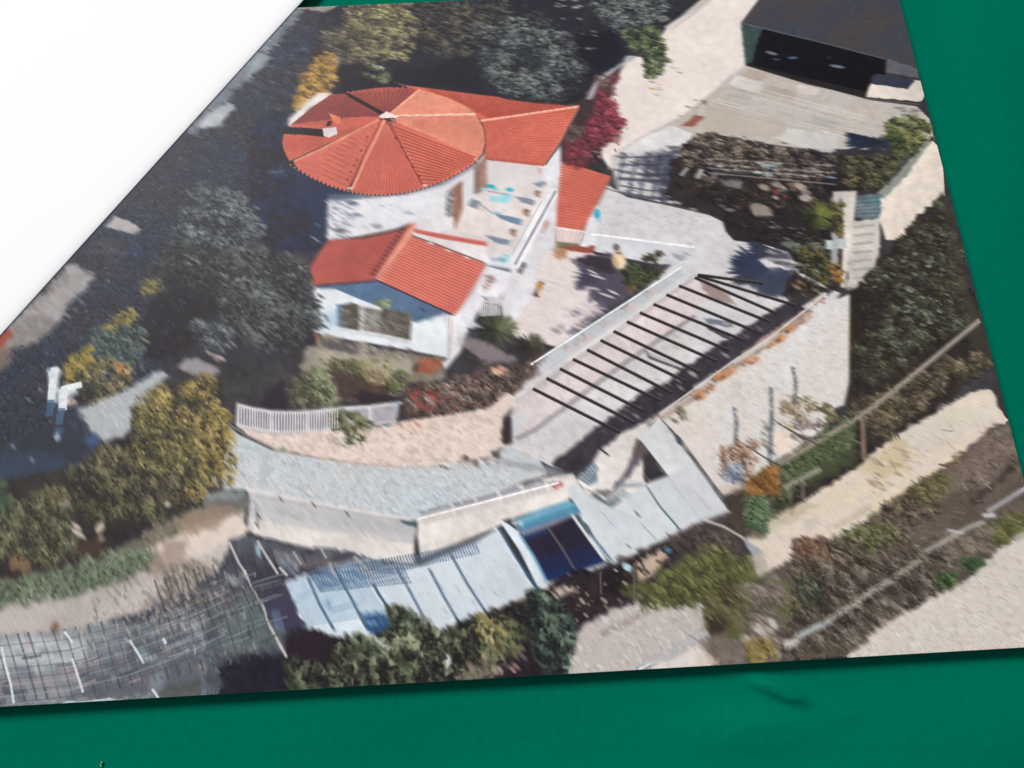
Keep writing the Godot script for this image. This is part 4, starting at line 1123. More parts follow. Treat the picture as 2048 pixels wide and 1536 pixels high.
func paint_drive() -> void:
	sheet(440, 600, 3.2)
	# cobbled drive
	P([40, 800, 120, 860, 330, 960, 600, 1010, 900, 1050, 1200, 1060, 1420, 1060, 1760, 1010, 1830, 930, 2048, 1030, 2100, 1120, 1900, 1180, 1560, 1290, 1260, 1410, 900, 1350, 500, 1270, 180, 1215, -160, 1215, -40, 1100, 20, 950], k(199, 202, 205), {"c2": k(186, 194, 200), "nc": 0.03, "nm": 0.05, "nf": 0.12})
	SL([60, 900, 330, 970, 900, 1060, 1420, 1070, 1780, 1030, 1900, 1150, 1270, 1390, 900, 1340, 180, 1200, -60, 1190], 1500, [k(172, 180, 188), k(214, 216, 220), k(160, 166, 172), k(222, 222, 224)], 7, {"a": 0.5, "asp": 0.32})
	P([280, 980, 340, 990, 300, 1180, 250, 1190], k(178, 184, 192), {"a": 0.5, "j": 3})
	# stone bank under the white fence
	P([100, 800, 330, 840, 560, 850, 760, 820, 1000, 820, 1200, 770, 1500, 730, 1720, 690, 1840, 590, 1900, 620, 1810, 760, 1800, 930, 1740, 1000, 1420, 1060, 1180, 1065, 900, 1045, 660, 1010, 380, 960, 220, 890], k(226, 207, 197), {"c2": k(216, 200, 194), "nm": 0.04, "nf": 0.1, "j": 2})
	SL([240, 870, 700, 850, 1100, 810, 1720, 700, 1780, 920, 1420, 1050, 1150, 1060, 700, 1010, 380, 950], 900, [k(204, 184, 174), k(236, 222, 214), k(192, 168, 158), k(226, 214, 208)], 8, {"a": 0.5, "asp": 0.45})
	L([230, 890, 380, 965, 660, 1015, 900, 1050, 1180, 1068, 1400, 1062], 4, k(180, 156, 144), 0.7)
	S([1370, 1040, 1780, 980, 1780, 1040, 1420, 1080], 30, [k(226, 220, 218), k(96, 92, 92), k(180, 160, 150)], 10, {"asp": 0.55})
	D(1430, 1050, 12, 6, 20, k(226, 222, 222))
	D(1430, 1070, 10, 4, 20, k(92, 84, 82))
	D(1760, 985, 10, 5, 30, k(84, 82, 86))
	D(1575, 1010, 7, 6, 60, k(88, 86, 84))
	D(400, 950, 9, 7, 40, k(120, 130, 110), 0.9)
	S([1120, 780, 1300, 760, 1290, 870, 1130, 870], 14, [k(176, 96, 80), k(196, 150, 120), k(130, 110, 90)], 9)
	L([40, 790, 200, 880, 380, 970], 4, k(150, 146, 146), 0.8)
	P([100, 780, 330, 830, 560, 840, 540, 870, 320, 865, 110, 820], k(176, 172, 172), {"a": 0.8, "j": 2})
	# white fence
	P([112, 670, 200, 690, 330, 712, 560, 715, 760, 690, 960, 680, 1150, 655, 1140, 750, 1100, 790, 1000, 800, 700, 830, 480, 850, 320, 845, 110, 800], k(140, 135, 142), {"nm": 0.12, "a": 0.9})
	var top := [112, 668, 200, 692, 330, 714, 440, 718, 560, 714, 760, 692, 960, 680, 1150, 655]
	var low := [108, 798, 200, 822, 330, 842, 440, 848, 560, 842, 760, 822, 960, 805, 1130, 780]
	for i in 7:
		var n := int(absf(top[2 * i + 2] - top[2 * i]) / 16.0)
		var slats := STL if i < 5 else ST
		slats.call([top[2 * i], top[2 * i + 1], top[2 * i + 2], top[2 * i + 3], low[2 * i + 2], low[2 * i + 3], low[2 * i], low[2 * i + 1]], n, 2.4, k(226, 225, 230), 0.95, 0.0)
	L(top, 5, k(226, 225, 229))
	L(low, 4, k(214, 212, 216))
	L([600, 725, 760, 705, 960, 690, 1140, 668], 3, k(190, 188, 196), 0.8)
	L([1090, 665, 1160, 655], 6, k(176, 190, 206))
	for i in 4:
		L([top[i * 4], top[i * 4 + 1], low[i * 4], low[i * 4 + 1]], 4, k(220, 218, 222))
	F([700, 740, 800, 720, 900, 750, 990, 800, 960, 860, 860, 930, 780, 880, 700, 830], [k(54, 56, 46), k(84, 88, 66), k(122, 124, 94), k(156, 152, 120)], 11, 5, {"thick": 1.4})
	S([680, 860, 900, 900, 860, 960, 700, 920], 40, [k(150, 142, 120), k(110, 110, 88), k(200, 184, 170)], 8, {"a": 0.6})
	# concrete wall with its low pipe rail
	P([180, 1215, 500, 1275, 900, 1355, 1260, 1412, 1245, 1536, 1240, 1690, 780, 1640, 220, 1500, 170, 1460, 190, 1300], k(206, 204, 204), {"c2": k(186, 186, 188), "nm": 0.05, "nf": 0.08})
	P([210, 1260, 500, 1320, 900, 1390, 1250, 1430, 1250, 1500, 800, 1470, 560, 1410, 230, 1350], k(184, 184, 188), {"a": 0.8, "j": 3})
	P([190, 1400, 600, 1470, 1000, 1530, 1245, 1560, 1240, 1690, 780, 1640, 220, 1500], k(222, 216, 211), {"a": 0.9, "j": 2})
	S([200, 1260, 1240, 1430, 1240, 1520, 220, 1390], 120, [k(150, 150, 156), k(214, 212, 212), k(166, 164, 166)], 12, {"a": 0.45, "asp": 0.25})
	S([200, 1400, 1240, 1560, 1240, 1660, 260, 1490], 60, [k(198, 190, 184), k(230, 226, 222)], 12, {"a": 0.45, "asp": 0.25})
	L([170, 1215, 500, 1275, 900, 1352, 1260, 1412], 5, k(224, 220, 216))
	L([180, 1240, 500, 1300, 900, 1370, 1240, 1425], 3, k(150, 148, 150), 0.5)
	for b in [[390, 1275], [600, 1310], [815, 1370], [250, 1385], [235, 1440]]:
		D(b[0], b[1], 7, 2.2, 55, k(70, 66, 70), 0.85)
	L([230, 1330, 245, 1450], 3, k(84, 82, 88), 0.7)
	P([1150, 1415, 1260, 1410, 1250, 1450, 1190, 1440], k(60, 84, 94), {"j": 1.5})
	# wall to the right of the corner
	sheet(960, 900, 3.2)
	P([-400, 450, -300, 380, 0, 290, 400, 180, 600, 150, 640, 240, 560, 330, 230, 430, 100, 500, -380, 690, -400, 560], k(222, 216, 211), {"nf": 0.07})
	P([-380, 430, -60, 330, 300, 230, 540, 190, 540, 260, 200, 330, -60, 400, -390, 480], k(212, 206, 206), {"a": 0.8})
	ST([-360, 440, 480, 220, 480, 260, -350, 480], 40, 4, k(178, 170, 170), 0.5, 0.3)
	L([-380, 415, -200, 365, 0, 325, 250, 255, 480, 200], 5, k(156, 160, 172))
	L([-380, 400, -160, 345, 0, 310, 240, 240], 4, k(86, 90, 108), 0.7)
	L([-360, 440, -100, 365, 60, 320], 4, k(214, 180, 170), 0.7)
	LL([-390, 440, 0, 340, 500, 210], 4, k(240, 238, 238))
	for i in 5:
		L([-180 + i * 150, 345 - i * 37, -170 + i * 150, 400 - i * 37], 4, k(234, 230, 228))
	P([450, 225, 520, 200, 530, 225, 480, 250], k(190, 110, 100), {"j": 1.5})
	P([120, 60, 330, 90, 480, 130, 560, 170, 480, 160, 300, 130, 130, 90], k(140, 142, 148), {"a": 0.6, "j": 3})
	P([280, 200, 400, 190, 420, 200, 300, 230, 270, 230], k(98, 98, 110), {"j": 2, "a": 0.9})

func paint_left_trees() -> void:
	sheet(0, 380, 3.2)
	# the great dark olive left of the house
	P([1200, 20, 1400, -20, 1540, 20, 1640, 180, 1650, 300, 1760, 400, 1960, 480, 2010, 640, 2040, 860, 2010, 980, 1900, 1020, 1700, 1100, 1500, 1120, 1300, 1120, 1100, 1080, 940, 1080, 900, 900, 960, 700, 1060, 480, 1080, 380, 1150, 200], k(58, 58, 64), {"j": 8, "nm": 0.15, "c2": k(42, 40, 46)})
	var olive := [k(46, 48, 54), k(74, 80, 84), k(102, 111, 113), k(136, 145, 146)]
	F([1180, 60, 1320, 0, 1460, 0, 1560, 60, 1640, 180, 1640, 280, 1560, 350, 1440, 390, 1340, 330, 1200, 360, 1080, 400, 1140, 260], olive, 26, 7, {"thick": 2.0, "bias": 0.04})
	F([1380, 400, 1660, 380, 1960, 480, 2010, 640, 2030, 840, 1960, 960, 1700, 1000, 1480, 900, 1350, 700], [k(46, 46, 50), k(70, 73, 76), k(95, 99, 100), k(124, 130, 128)], 24, 7, {"thick": 1.7, "bias": -0.02})
	P([960, 720, 1140, 640, 1300, 680, 1240, 860, 1200, 1000, 1060, 1080, 920, 1060, 920, 860], k(42, 38, 44), {"j": 6, "nm": 0.15})
	S([950, 700, 1250, 680, 1200, 1000, 950, 1040], 30, [k(66, 66, 76), k(84, 86, 92)], 7, {"a": 0.4})
	F([1230, 840, 1420, 850, 1480, 960, 1340, 1020, 1240, 980], olive, 17, 7, {"thick": 1.2})
	F([1000, 380, 1380, 330, 1420, 560, 1260, 660, 1080, 560], [k(40, 40, 42), k(58, 62, 60), k(84, 88, 82)], 20, 6)
	S([1150, 420, 1320, 380, 1260, 560, 1170, 600], 26, [k(200, 196, 196), k(176, 178, 182)], 6, {"a": 0.8, "asp": 0.35, "ang": 40.0})
	S([1200, 580, 1340, 480, 1420, 440, 1430, 540, 1320, 620], 12, [k(170, 132, 80), k(190, 160, 120)], 6)
	S([1350, 900, 1520, 900, 1500, 1020, 1380, 1040], 18, [k(176, 180, 190), k(150, 152, 158)], 8, {"a": 0.7})
	S([1320, 1040, 1440, 1060, 1420, 1090, 1340, 1080], 10, [k(226, 220, 220), k(200, 170, 170)], 9, {"a": 0.8})
	S([1600, 900, 1950, 900, 1900, 1040, 1640, 1040], 40, [k(120, 112, 114), k(84, 78, 84)], 10, {"a": 0.5})
	# yellow-green hedge row running down the slope
	F([920, 560, 1010, 560, 1030, 640, 930, 720, 900, 680], [k(70, 70, 60), k(112, 108, 70), k(150, 138, 86)], 11, 5)
	F([740, 790, 850, 760, 880, 800, 800, 900, 690, 920, 650, 880], [k(78, 74, 60), k(132, 122, 74), k(176, 156, 96)], 11, 5, {"thick": 1.3})
	F([600, 900, 880, 870, 910, 1020, 860, 1120, 700, 1130, 560, 1060], [k(48, 58, 60), k(68, 82, 80), k(92, 106, 98), k(128, 136, 110)], 15, 6, {"thick": 1.3})
	F([430, 1090, 540, 1020, 600, 1020, 560, 1160, 500, 1240, 400, 1250], [k(84, 80, 52), k(128, 116, 62), k(162, 138, 70), k(182, 164, 104)], 11, 5, {"thick": 1.7})
	F([520, 1150, 720, 1080, 840, 1140, 840, 1250, 700, 1320, 560, 1380, 500, 1300], [k(54, 52, 46), k(86, 84, 62), k(128, 118, 90), k(180, 160, 130)], 12, 6, {"thick": 1.2})
	F([740, 1110, 820, 1110, 830, 1180, 750, 1200], [k(120, 92, 66), k(160, 122, 84), k(196, 160, 124)], 9, 5)
	L([875, 1010, 900, 1100, 915, 1160], 4, k(116, 110, 112), 0.8)
	# little stone paths and white pots
	P([1180, 1080, 1300, 1100, 1400, 1150, 1360, 1190, 1240, 1180, 1150, 1150], k(150, 146, 150), {"j": 4})
	P([880, 1240, 1030, 1150, 1080, 1190, 960, 1280, 880, 1400, 850, 1500, 830, 1536, 780, 1580, 640, 1600, 560, 1536, 480, 1420, 640, 1360], k(188, 192, 194), {"j": 3, "nf": 0.14, "c2": k(168, 174, 178)})
	S([880, 1240, 1040, 1160, 960, 1290, 850, 1490, 780, 1560, 640, 1580, 520, 1420], 200, [k(150, 156, 162), k(214, 216, 218), k(168, 170, 174)], 8, {"a": 0.5, "asp": 0.3})
	P([300, 1152, 368, 1130, 396, 1152, 376, 1200, 362, 1290, 356, 1352, 304, 1346, 316, 1260], k(204, 214, 220), {"j": 1})
	P([370, 1278, 430, 1252, 525, 1236, 505, 1292, 442, 1330, 430, 1402, 372, 1402], k(212, 217, 220), {"j": 1})
	P([304, 1346, 356, 1352, 346, 1440, 290, 1452], k(72, 98, 128), {"j": 2})
	P([366, 1402, 430, 1402, 408, 1492, 350, 1492], k(72, 102, 132), {"j": 2})
	LL([350, 1142, 336, 1250, 328, 1352], 15, k(206, 215, 221))
	LL([400, 1274, 515, 1246], 13, k(214, 219, 222))
	LL([406, 1282, 400, 1400], 17, k(208, 214, 219))
	LL([325, 1352, 316, 1440], 14, k(72, 96, 124), 0.8)
	LL([392, 1405, 378, 1490], 15, k(72, 98, 126), 0.8)
	D(465, 1360, 9, 10, 40, k(206, 176, 160), 0.9)
	P([500, 1270, 590, 1260, 610, 1330, 540, 1360, 490, 1340], k(46, 44, 48), {"j": 4, "a": 0.9})
	# dark blue shaded ground, lower left
	sheet(0, 740, 3.2)
	P([-200, 260, 0, 200, 300, 210, 480, 250, 600, 420, 640, 500, 500, 520, 430, 660, 200, 700, 0, 740, -220, 760], k(56, 62, 76), {"c2": k(50, 52, 60), "j": 6, "nm": 0.12})
	P([0, 560, 200, 520, 430, 560, 400, 640, 120, 680, -40, 680], k(60, 74, 96), {"j": 6, "a": 0.6})
	L([300, 320, 180, 390, 60, 500, 0, 560], 8, k(58, 78, 106), 0.4)
	P([350, 370, 410, 370, 385, 450, 345, 440], k(70, 100, 132), {"j": 2, "a": 0.8})
	D(365, 430, 6, 8, 20, k(190, 206, 220), 0.9)
	for b in [[85, 490], [205, 575], [180, 190], [260, 130]]:
		D(b[0], b[1], 6, 4, 40, k(150, 166, 184), 0.7)
	P([540, 450, 600, 400, 640, 470, 580, 500], k(60, 84, 118), {"j": 3})
	S([440, 290, 600, 400, 560, 440, 460, 350], 14, [k(176, 186, 192), k(80, 84, 96)], 8, {"a": 0.8})
	# dark undergrowth and the olive-yellow tree
	P([0, 700, 430, 640, 640, 500, 800, 440, 960, 160, 1100, 80, 1400, 60, 1450, 240, 1500, 620, 1470, 720, 1300, 860, 1080, 960, 900, 1080, 560, 1250, 0, 1340, -200, 1380, -200, 760], k(60, 57, 54), {"j": 8, "nm": 0.2, "c2": k(46, 42, 44)})
	var gold := [k(56, 51, 46), k(90, 83, 60), k(126, 113, 70), k(164, 143, 84), k(190, 172, 122)]
	F([980, 140, 1100, 80, 1340, 50, 1400, 180, 1460, 260, 1460, 400, 1490, 600, 1440, 700, 1290, 720, 1240, 640, 1240, 400, 1100, 300, 960, 260], gold, 17, 6, {"thick": 1.9, "bias": 0.06})
	F([880, 220, 1100, 260, 1250, 420, 1260, 640, 1040, 700, 800, 560, 820, 420], [k(54, 52, 46), k(88, 84, 60), k(128, 120, 78), k(168, 156, 104)], 17, 6, {"thick": 1.7})
	F([640, 500, 820, 520, 1040, 680, 1280, 700, 1320, 820, 1200, 880, 1000, 880, 780, 780, 640, 640], [k(48, 45, 44), k(76, 72, 60), k(108, 102, 80), k(140, 134, 104)], 17, 6, {"thick": 1.5})
	F([1170, 720, 1310, 700, 1300, 860, 1200, 900], gold, 11, 5, {"bias": 0.05})
	F([440, 660, 640, 560, 760, 760, 960, 860, 1040, 960, 860, 960, 600, 960, 470, 900], [k(46, 45, 42), k(72, 72, 56), k(108, 106, 78), k(150, 146, 112)], 16, 6, {"thick": 1.3})
	F([-80, 900, 180, 820, 400, 800, 440, 960, 500, 1150, 300, 1270, 0, 1180, -100, 1100], [k(50, 49, 45), k(78, 78, 62), k(104, 106, 82), k(140, 138, 110)], 17, 6, {"thick": 1.7})
	F([280, 760, 400, 740, 440, 860, 330, 880], [k(64, 60, 50), k(102, 98, 70), k(136, 128, 96)], 12, 5)
	F([-60, 720, 60, 720, 60, 900, -60, 940], [k(50, 60, 56), k(70, 86, 72), k(96, 108, 80)], 12, 5)
	P([450, 780, 600, 700, 620, 860, 480, 900], k(46, 42, 44), {"j": 6, "a": 0.6})
	D(420, 855, 7, 11, 60, k(150, 136, 140), 0.8)
	D(1072, 858, 6, 6, 0, k(222, 212, 206))
	D(490, 1000, 15, 4, 35, k(196, 182, 172))
	D(500, 1045, 22, 5, 35, k(190, 176, 164))
	D(640, 1010, 9, 13, 30, k(190, 176, 160))
	D(645, 1080, 5, 9, 60, k(176, 150, 130))
	P([500, 1110, 620, 1080, 700, 1170, 600, 1200, 480, 1180], k(78, 62, 54), {"j": 5, "a": 0.8})
	# verge: grass, bare soil
	P([-200, 1370, 0, 1340, 300, 1300, 560, 1250, 900, 1080, 1080, 960, 1300, 870, 1500, 900, 1560, 930, 1400, 1010, 1180, 1110, 1000, 1260, 740, 1380, 420, 1470, 0, 1520, -200, 1540], k(122, 116, 106), {"c2": k(96, 104, 88), "j": 4, "nm": 0.12, "nf": 0.16})
	F([-100, 1390, 300, 1310, 700, 1180, 960, 1130, 940, 1260, 720, 1360, 400, 1450, -100, 1510], [k(70, 78, 64), k(96, 108, 88), k(120, 132, 112), k(152, 160, 146)], 14, 6, {"thick": 1.4, "con": 0.25})
	F([860, 980, 1100, 980, 1300, 880, 1340, 960, 1100, 1110, 960, 1150], [k(92, 84, 74), k(118, 108, 94), k(146, 136, 120), k(120, 130, 110)], 14, 6, {"con": 0.25})
	P([1340, 880, 1500, 900, 1440, 980, 1260, 1060, 1200, 1060], k(150, 122, 104), {"j": 5, "a": 0.75})
	P([1290, 830, 1420, 780, 1580, 790, 1600, 850, 1560, 920, 1440, 900, 1320, 880], k(108, 108, 104), {"j": 4, "nm": 0.15, "nf": 0.2})
	P([1300, 790, 1420, 770, 1570, 785, 1500, 830, 1330, 830], k(150, 162, 166), {"j": 4, "a": 0.6})
	P([60, 1200, 180, 1200, 190, 1280, 150, 1300, 70, 1270], k(150, 122, 92), {"j": 4, "a": 0.7})
	P([-40, 1290, 130, 1290, 140, 1330, -40, 1340], k(52, 44, 42), {"j": 4})

func paint_right_slope() -> void:
	sheet(0, 0, 1)
	# dark trees behind the outer wall
	P([1888, 385, 1830, 440, 1800, 480, 1760, 520, 1705, 580, 1695, 700, 1695, 830, 1560, 930, 1455, 960, 1460, 1050, 1530, 1080, 1720, 960, 1900, 800, 1985, 720, 1960, 640, 1925, 520, 1900, 420], k(58, 52, 48), {"j": 6, "nm": 0.25, "nf": 0.15, "c2": k(46, 42, 40)})
	F([1880, 400, 1830, 450, 1765, 530, 1710, 600, 1705, 780, 1760, 750, 1850, 700, 1940, 640, 1915, 500], [k(44, 38, 38), k(64, 64, 52), k(94, 100, 80), k(138, 148, 134)], 15, 5.2, {"asp": 0.38, "turn": 40.0, "thick": 1.25, "bias": -0.06})
	S([1720, 560, 1900, 470, 1930, 640, 1750, 740], 90, [k(150, 164, 160), k(118, 130, 112), k(170, 176, 170), k(96, 104, 66)], 8, {"a": 0.5, "asp": 0.35})
	SL([1720, 560, 1880, 420, 1930, 640, 1720, 780], 170, [k(150, 164, 158), k(112, 124, 100), k(40, 34, 34), k(100, 108, 66), k(44, 38, 38)], 7, {"a": 0.7, "asp": 0.4, "turn": 30.0})
	P([1700, 575, 1790, 560, 1760, 650, 1705, 680], k(44, 38, 36), {"j": 6, "a": 0.75})
	P([1880, 385, 1900, 400, 1940, 580, 1965, 660, 1990, 740, 1960, 720, 1930, 650, 1905, 540], k(70, 66, 58), {"j": 4, "a": 0.6})
	F([1700, 830, 1740, 790, 1850, 740, 1960, 700, 1975, 730, 1860, 800, 1760, 880], [k(58, 50, 44), k(84, 78, 62), k(120, 110, 88), k(156, 140, 116)], 13, 5.2, {"asp": 0.38, "turn": 40.0, "thick": 1.2})
	F([1480, 960, 1560, 920, 1700, 830, 1720, 880, 1620, 950, 1560, 1010, 1480, 1060], [k(52, 56, 44), k(76, 86, 60), k(104, 112, 84), k(130, 134, 110)], 13, 5.2, {"asp": 0.38, "turn": 40.0, "thick": 1.3})
	P([1600, 880, 1700, 840, 1715, 920, 1640, 960, 1580, 960], k(84, 98, 66), {"j": 6, "a": 0.6})
	# pale dry-stone terrace face
	sheet(1408, 860, 3.2)
	P([250, 700, 380, 590, 600, 480, 1000, 230, 1060, 160, 1250, 30, 1500, -120, 1700, -240, 1840, -260, 1900, -120, 1960, -60, 1820, 0, 1660, 150, 1560, 230, 1320, 370, 1080, 560, 860, 700, 780, 750, 620, 720, 590, 830, 400, 910, 330, 800], k(222, 210, 198), {"c2": k(210, 197, 178), "nc": 0.05, "nm": 0.06, "nf": 0.08, "j": 3})
	P([1250, 40, 1500, -120, 1700, -230, 1830, -230, 1880, -100, 1560, 120, 1300, 240], k(216, 206, 194), {"a": 0.8, "j": 5})
	P([380, 590, 600, 480, 760, 470, 640, 540, 420, 640], k(184, 172, 150), {"a": 0.7, "j": 4})
	P([1000, 240, 1250, 40, 1330, 120, 1250, 280, 1100, 300], k(190, 170, 130), {"a": 0.5, "j": 6})
	P([830, 620, 1060, 490, 1080, 520, 860, 660], k(196, 184, 164), {"a": 0.7, "j": 3})
	P([840, 640, 1080, 530, 1300, 380, 1320, 390, 1080, 570, 850, 710], k(226, 218, 206), {"a": 0.8, "j": 3})
	L([830, 620, 1070, 480], 3, k(160, 150, 138), 0.6)
	L([1050, 560, 1200, 450, 1330, 360, 1560, 220], 3, k(176, 146, 96), 0.7)
	S([1050, 200, 1320, 40, 1440, 160, 1300, 300, 1080, 420], 110, [k(150, 136, 120), k(200, 178, 130), k(120, 110, 104), k(224, 214, 200)], 9, {"a": 0.6, "asp": 0.35})
	S([1300, -40, 1800, -200, 1860, -80, 1560, 130, 1320, 240], 70, [k(190, 178, 168), k(232, 224, 214), k(170, 158, 150)], 8, {"a": 0.4, "asp": 0.3})
	# lower terrace: brown vines
	P([1840, -10, 1960, -60, 2000, 60, 2060, 260, 2080, 330, 2060, 650, 1860, 780, 1600, 1010, 1260, 1220, 920, 1450, 420, 1480, 480, 1300, 520, 1100, 420, 900, 590, 830, 620, 720, 780, 750, 860, 700, 1080, 560, 1320, 370, 1560, 230, 1660, 150], k(106, 94, 86), {"c2": k(84, 76, 68), "j": 4, "nm": 0.16, "nf": 0.16})
	P([1580, 230, 1840, 0, 1960, -40, 2000, 160, 1800, 330, 1560, 420], k(124, 108, 100), {"j": 6, "a": 0.7, "nf": 0.15})
	F([600, 720, 860, 700, 1080, 570, 1330, 380, 1560, 260, 1540, 480, 1300, 700, 1000, 900, 700, 1000, 560, 900], [k(52, 44, 42), k(86, 78, 66), k(116, 108, 88), k(150, 138, 116)], 14, 5.2, {"asp": 0.38, "turn": 40.0, "thick": 1.3})
	F([900, 660, 1160, 600, 1300, 680, 1100, 780, 960, 760], [k(62, 64, 46), k(98, 102, 68), k(134, 136, 100)], 12, 6)
	F([1320, 380, 1560, 280, 1500, 420, 1360, 470], [k(76, 72, 50), k(104, 98, 66), k(130, 122, 86)], 12, 6, {"thick": 0.8})
	F([600, 710, 760, 700, 780, 800, 660, 850, 590, 830], [k(78, 58, 50), k(112, 88, 76), k(140, 112, 98)], 12, 6, {"thick": 1.3})
	F([1600, 230, 1840, 10, 1960, -30, 2000, 160, 1900, 260, 1640, 420], [k(88, 76, 70), k(116, 102, 94), k(138, 124, 114), k(160, 148, 136)], 13, 5, {"asp": 0.3, "turn": 40.0, "con": 0.2, "a": 0.6})
	P([1700, 460, 1800, 380, 1960, 220, 1990, 250, 1820, 400, 1760, 480], k(60, 50, 50), {"j": 4, "a": 0.8})
	F([1800, 600, 2040, 540, 2060, 660, 1860, 740], [k(78, 78, 52), k(104, 108, 68), k(130, 130, 90)], 12, 6)
	F([1560, 660, 1860, 640, 1800, 760, 1560, 800], [k(110, 98, 88), k(138, 124, 112), k(164, 150, 136)], 13, 5.2, {"asp": 0.38, "turn": 40.0, "con": 0.25})
	F([560, 900, 1000, 900, 1400, 740, 1560, 760, 1600, 1000, 1300, 1160, 960, 1380, 480, 1440], [k(50, 44, 42), k(82, 76, 68), k(118, 110, 98), k(160, 152, 142)], 14, 5.2, {"asp": 0.38, "turn": 40.0, "thick": 1.0})
	F([560, 950, 720, 900, 760, 1060, 640, 1140], [k(50, 54, 46), k(78, 86, 70), k(120, 132, 112)], 11, 5.2)
	F([1620, 850, 1790, 830, 1800, 900, 1700, 930], [k(46, 58, 42), k(66, 86, 58), k(96, 116, 84)], 10, 5, {"thick": 1.5})
	F([1450, 940, 1620, 920, 1600, 1000, 1500, 1000], [k(42, 56, 36), k(66, 92, 56), k(110, 140, 92)], 9, 5, {"thick": 1.5})
	S([600, 900, 1500, 700, 1600, 950, 900, 1400, 500, 1400], 160, [k(44, 38, 38), k(52, 46, 44), k(60, 52, 48)], 20, {"asp": 0.12, "a": 0.5})
	S([480, 1180, 1000, 960, 1300, 900, 1280, 980, 900, 1240, 520, 1400], 40, [k(38, 32, 34)], 20, {"asp": 0.35, "a": 0.6})
	SL([380, 620, 1000, 250, 1260, 60, 1240, 10, 960, 210, 360, 570], 150, [k(84, 80, 62), k(110, 100, 78), k(62, 56, 48), k(140, 126, 100)], 9, {"asp": 0.25, "turn": 40.0, "a": 0.75})
	SL([780, 760, 1090, 570, 1330, 390, 1560, 250, 1660, 160, 1640, 130, 1310, 350, 1070, 530, 760, 720], 190, [k(96, 84, 70), k(120, 104, 84), k(70, 60, 54), k(150, 126, 84)], 9, {"asp": 0.25, "turn": 40.0, "a": 0.75})
	SL([600, 900, 1500, 400, 1950, 0, 2000, 200, 1500, 800, 700, 1300], 260, [k(62, 54, 50), k(140, 128, 114), k(80, 72, 64), k(104, 108, 76), k(160, 150, 138)], 10, {"asp": 0.2, "turn": 40.0, "a": 0.6})
	SL([1000, 300, 1240, 130, 1880, -160, 1900, -80, 1500, 160, 1060, 400], 60, [k(120, 106, 96), k(90, 80, 72)], 16, {"asp": 0.08, "turn": 40.0, "a": 0.5})
	# irrigation pipe and posts
	L([520, 1375, 600, 1345], 11, k(176, 172, 168))
	L([600, 1325, 700, 1270, 800, 1225], 10, k(170, 180, 182))
	L([800, 1215, 900, 1150, 1000, 1095], 8, k(172, 166, 160))
	L([1010, 1075, 1060, 1035, 1200, 965], 8, k(158, 158, 150))
	L([1215, 945, 1380, 830], 8, k(150, 148, 138))
	L([1420, 775, 1580, 690, 1700, 620, 1790, 590], 9, k(158, 152, 148))
	L([1790, 550, 1860, 545], 9, k(186, 188, 192))
	L([1820, 520, 1980, 420, 2060, 370], 8, k(162, 162, 166))
	L([1560, 640, 1660, 660], 6, k(176, 178, 178))
	for b in [[1400, 830, 1400, 940], [995, 1110, 990, 1210], [1800, 560, 1810, 640], [1290, 570, 1300, 640]]:
		L(b, 4, k(130, 116, 108), 0.8)
	# gravel road at the corner
	P([2100, 640, 2030, 690, 1870, 780, 1780, 880, 1600, 1010, 1440, 1090, 1260, 1200, 1160, 1240, 1060, 1330, 900, 1470, 900, 1500, 2300, 1420, 2300, 560], k(222, 214, 207), {"c2": k(213, 205, 198), "j": 4, "nm": 0.04, "nf": 0.12})
	SL([2060, 700, 1870, 800, 1620, 1020, 1280, 1210, 940, 1460, 2200, 1400, 2200, 640], 1300, [k(192, 182, 174), k(228, 222, 216), k(178, 170, 164), k(204, 190, 172)], 6, {"a": 0.5, "asp": 0.4})
	S([1080, 1300, 1280, 1190, 1450, 1080, 1620, 990, 1560, 1010, 1250, 1180], 30, [k(110, 100, 96), k(150, 142, 136)], 9, {"a": 0.6})
	# upper timber rails and posts of the vine frame
	sheet(0, 0, 1)
	L([1958, 642, 1900, 690, 1800, 772, 1722, 832], 9, k(150, 140, 132))
	L([1722, 832, 1640, 880, 1550, 932], 9, k(152, 144, 134))
	L([1958, 638, 1800, 768, 1722, 828], 3, k(176, 168, 160), 0.7)
	L([1725, 838, 1728, 918], 9, k(134, 112, 98))
	L([1568, 975, 1640, 938], 8, k(160, 154, 146))
	L([1606, 962, 1606, 1000], 4, k(140, 132, 120))
	L([1581, 985, 1582, 1030], 4, k(130, 124, 104), 0.8)
	L([1480, 985, 1550, 940], 7, k(150, 130, 118))

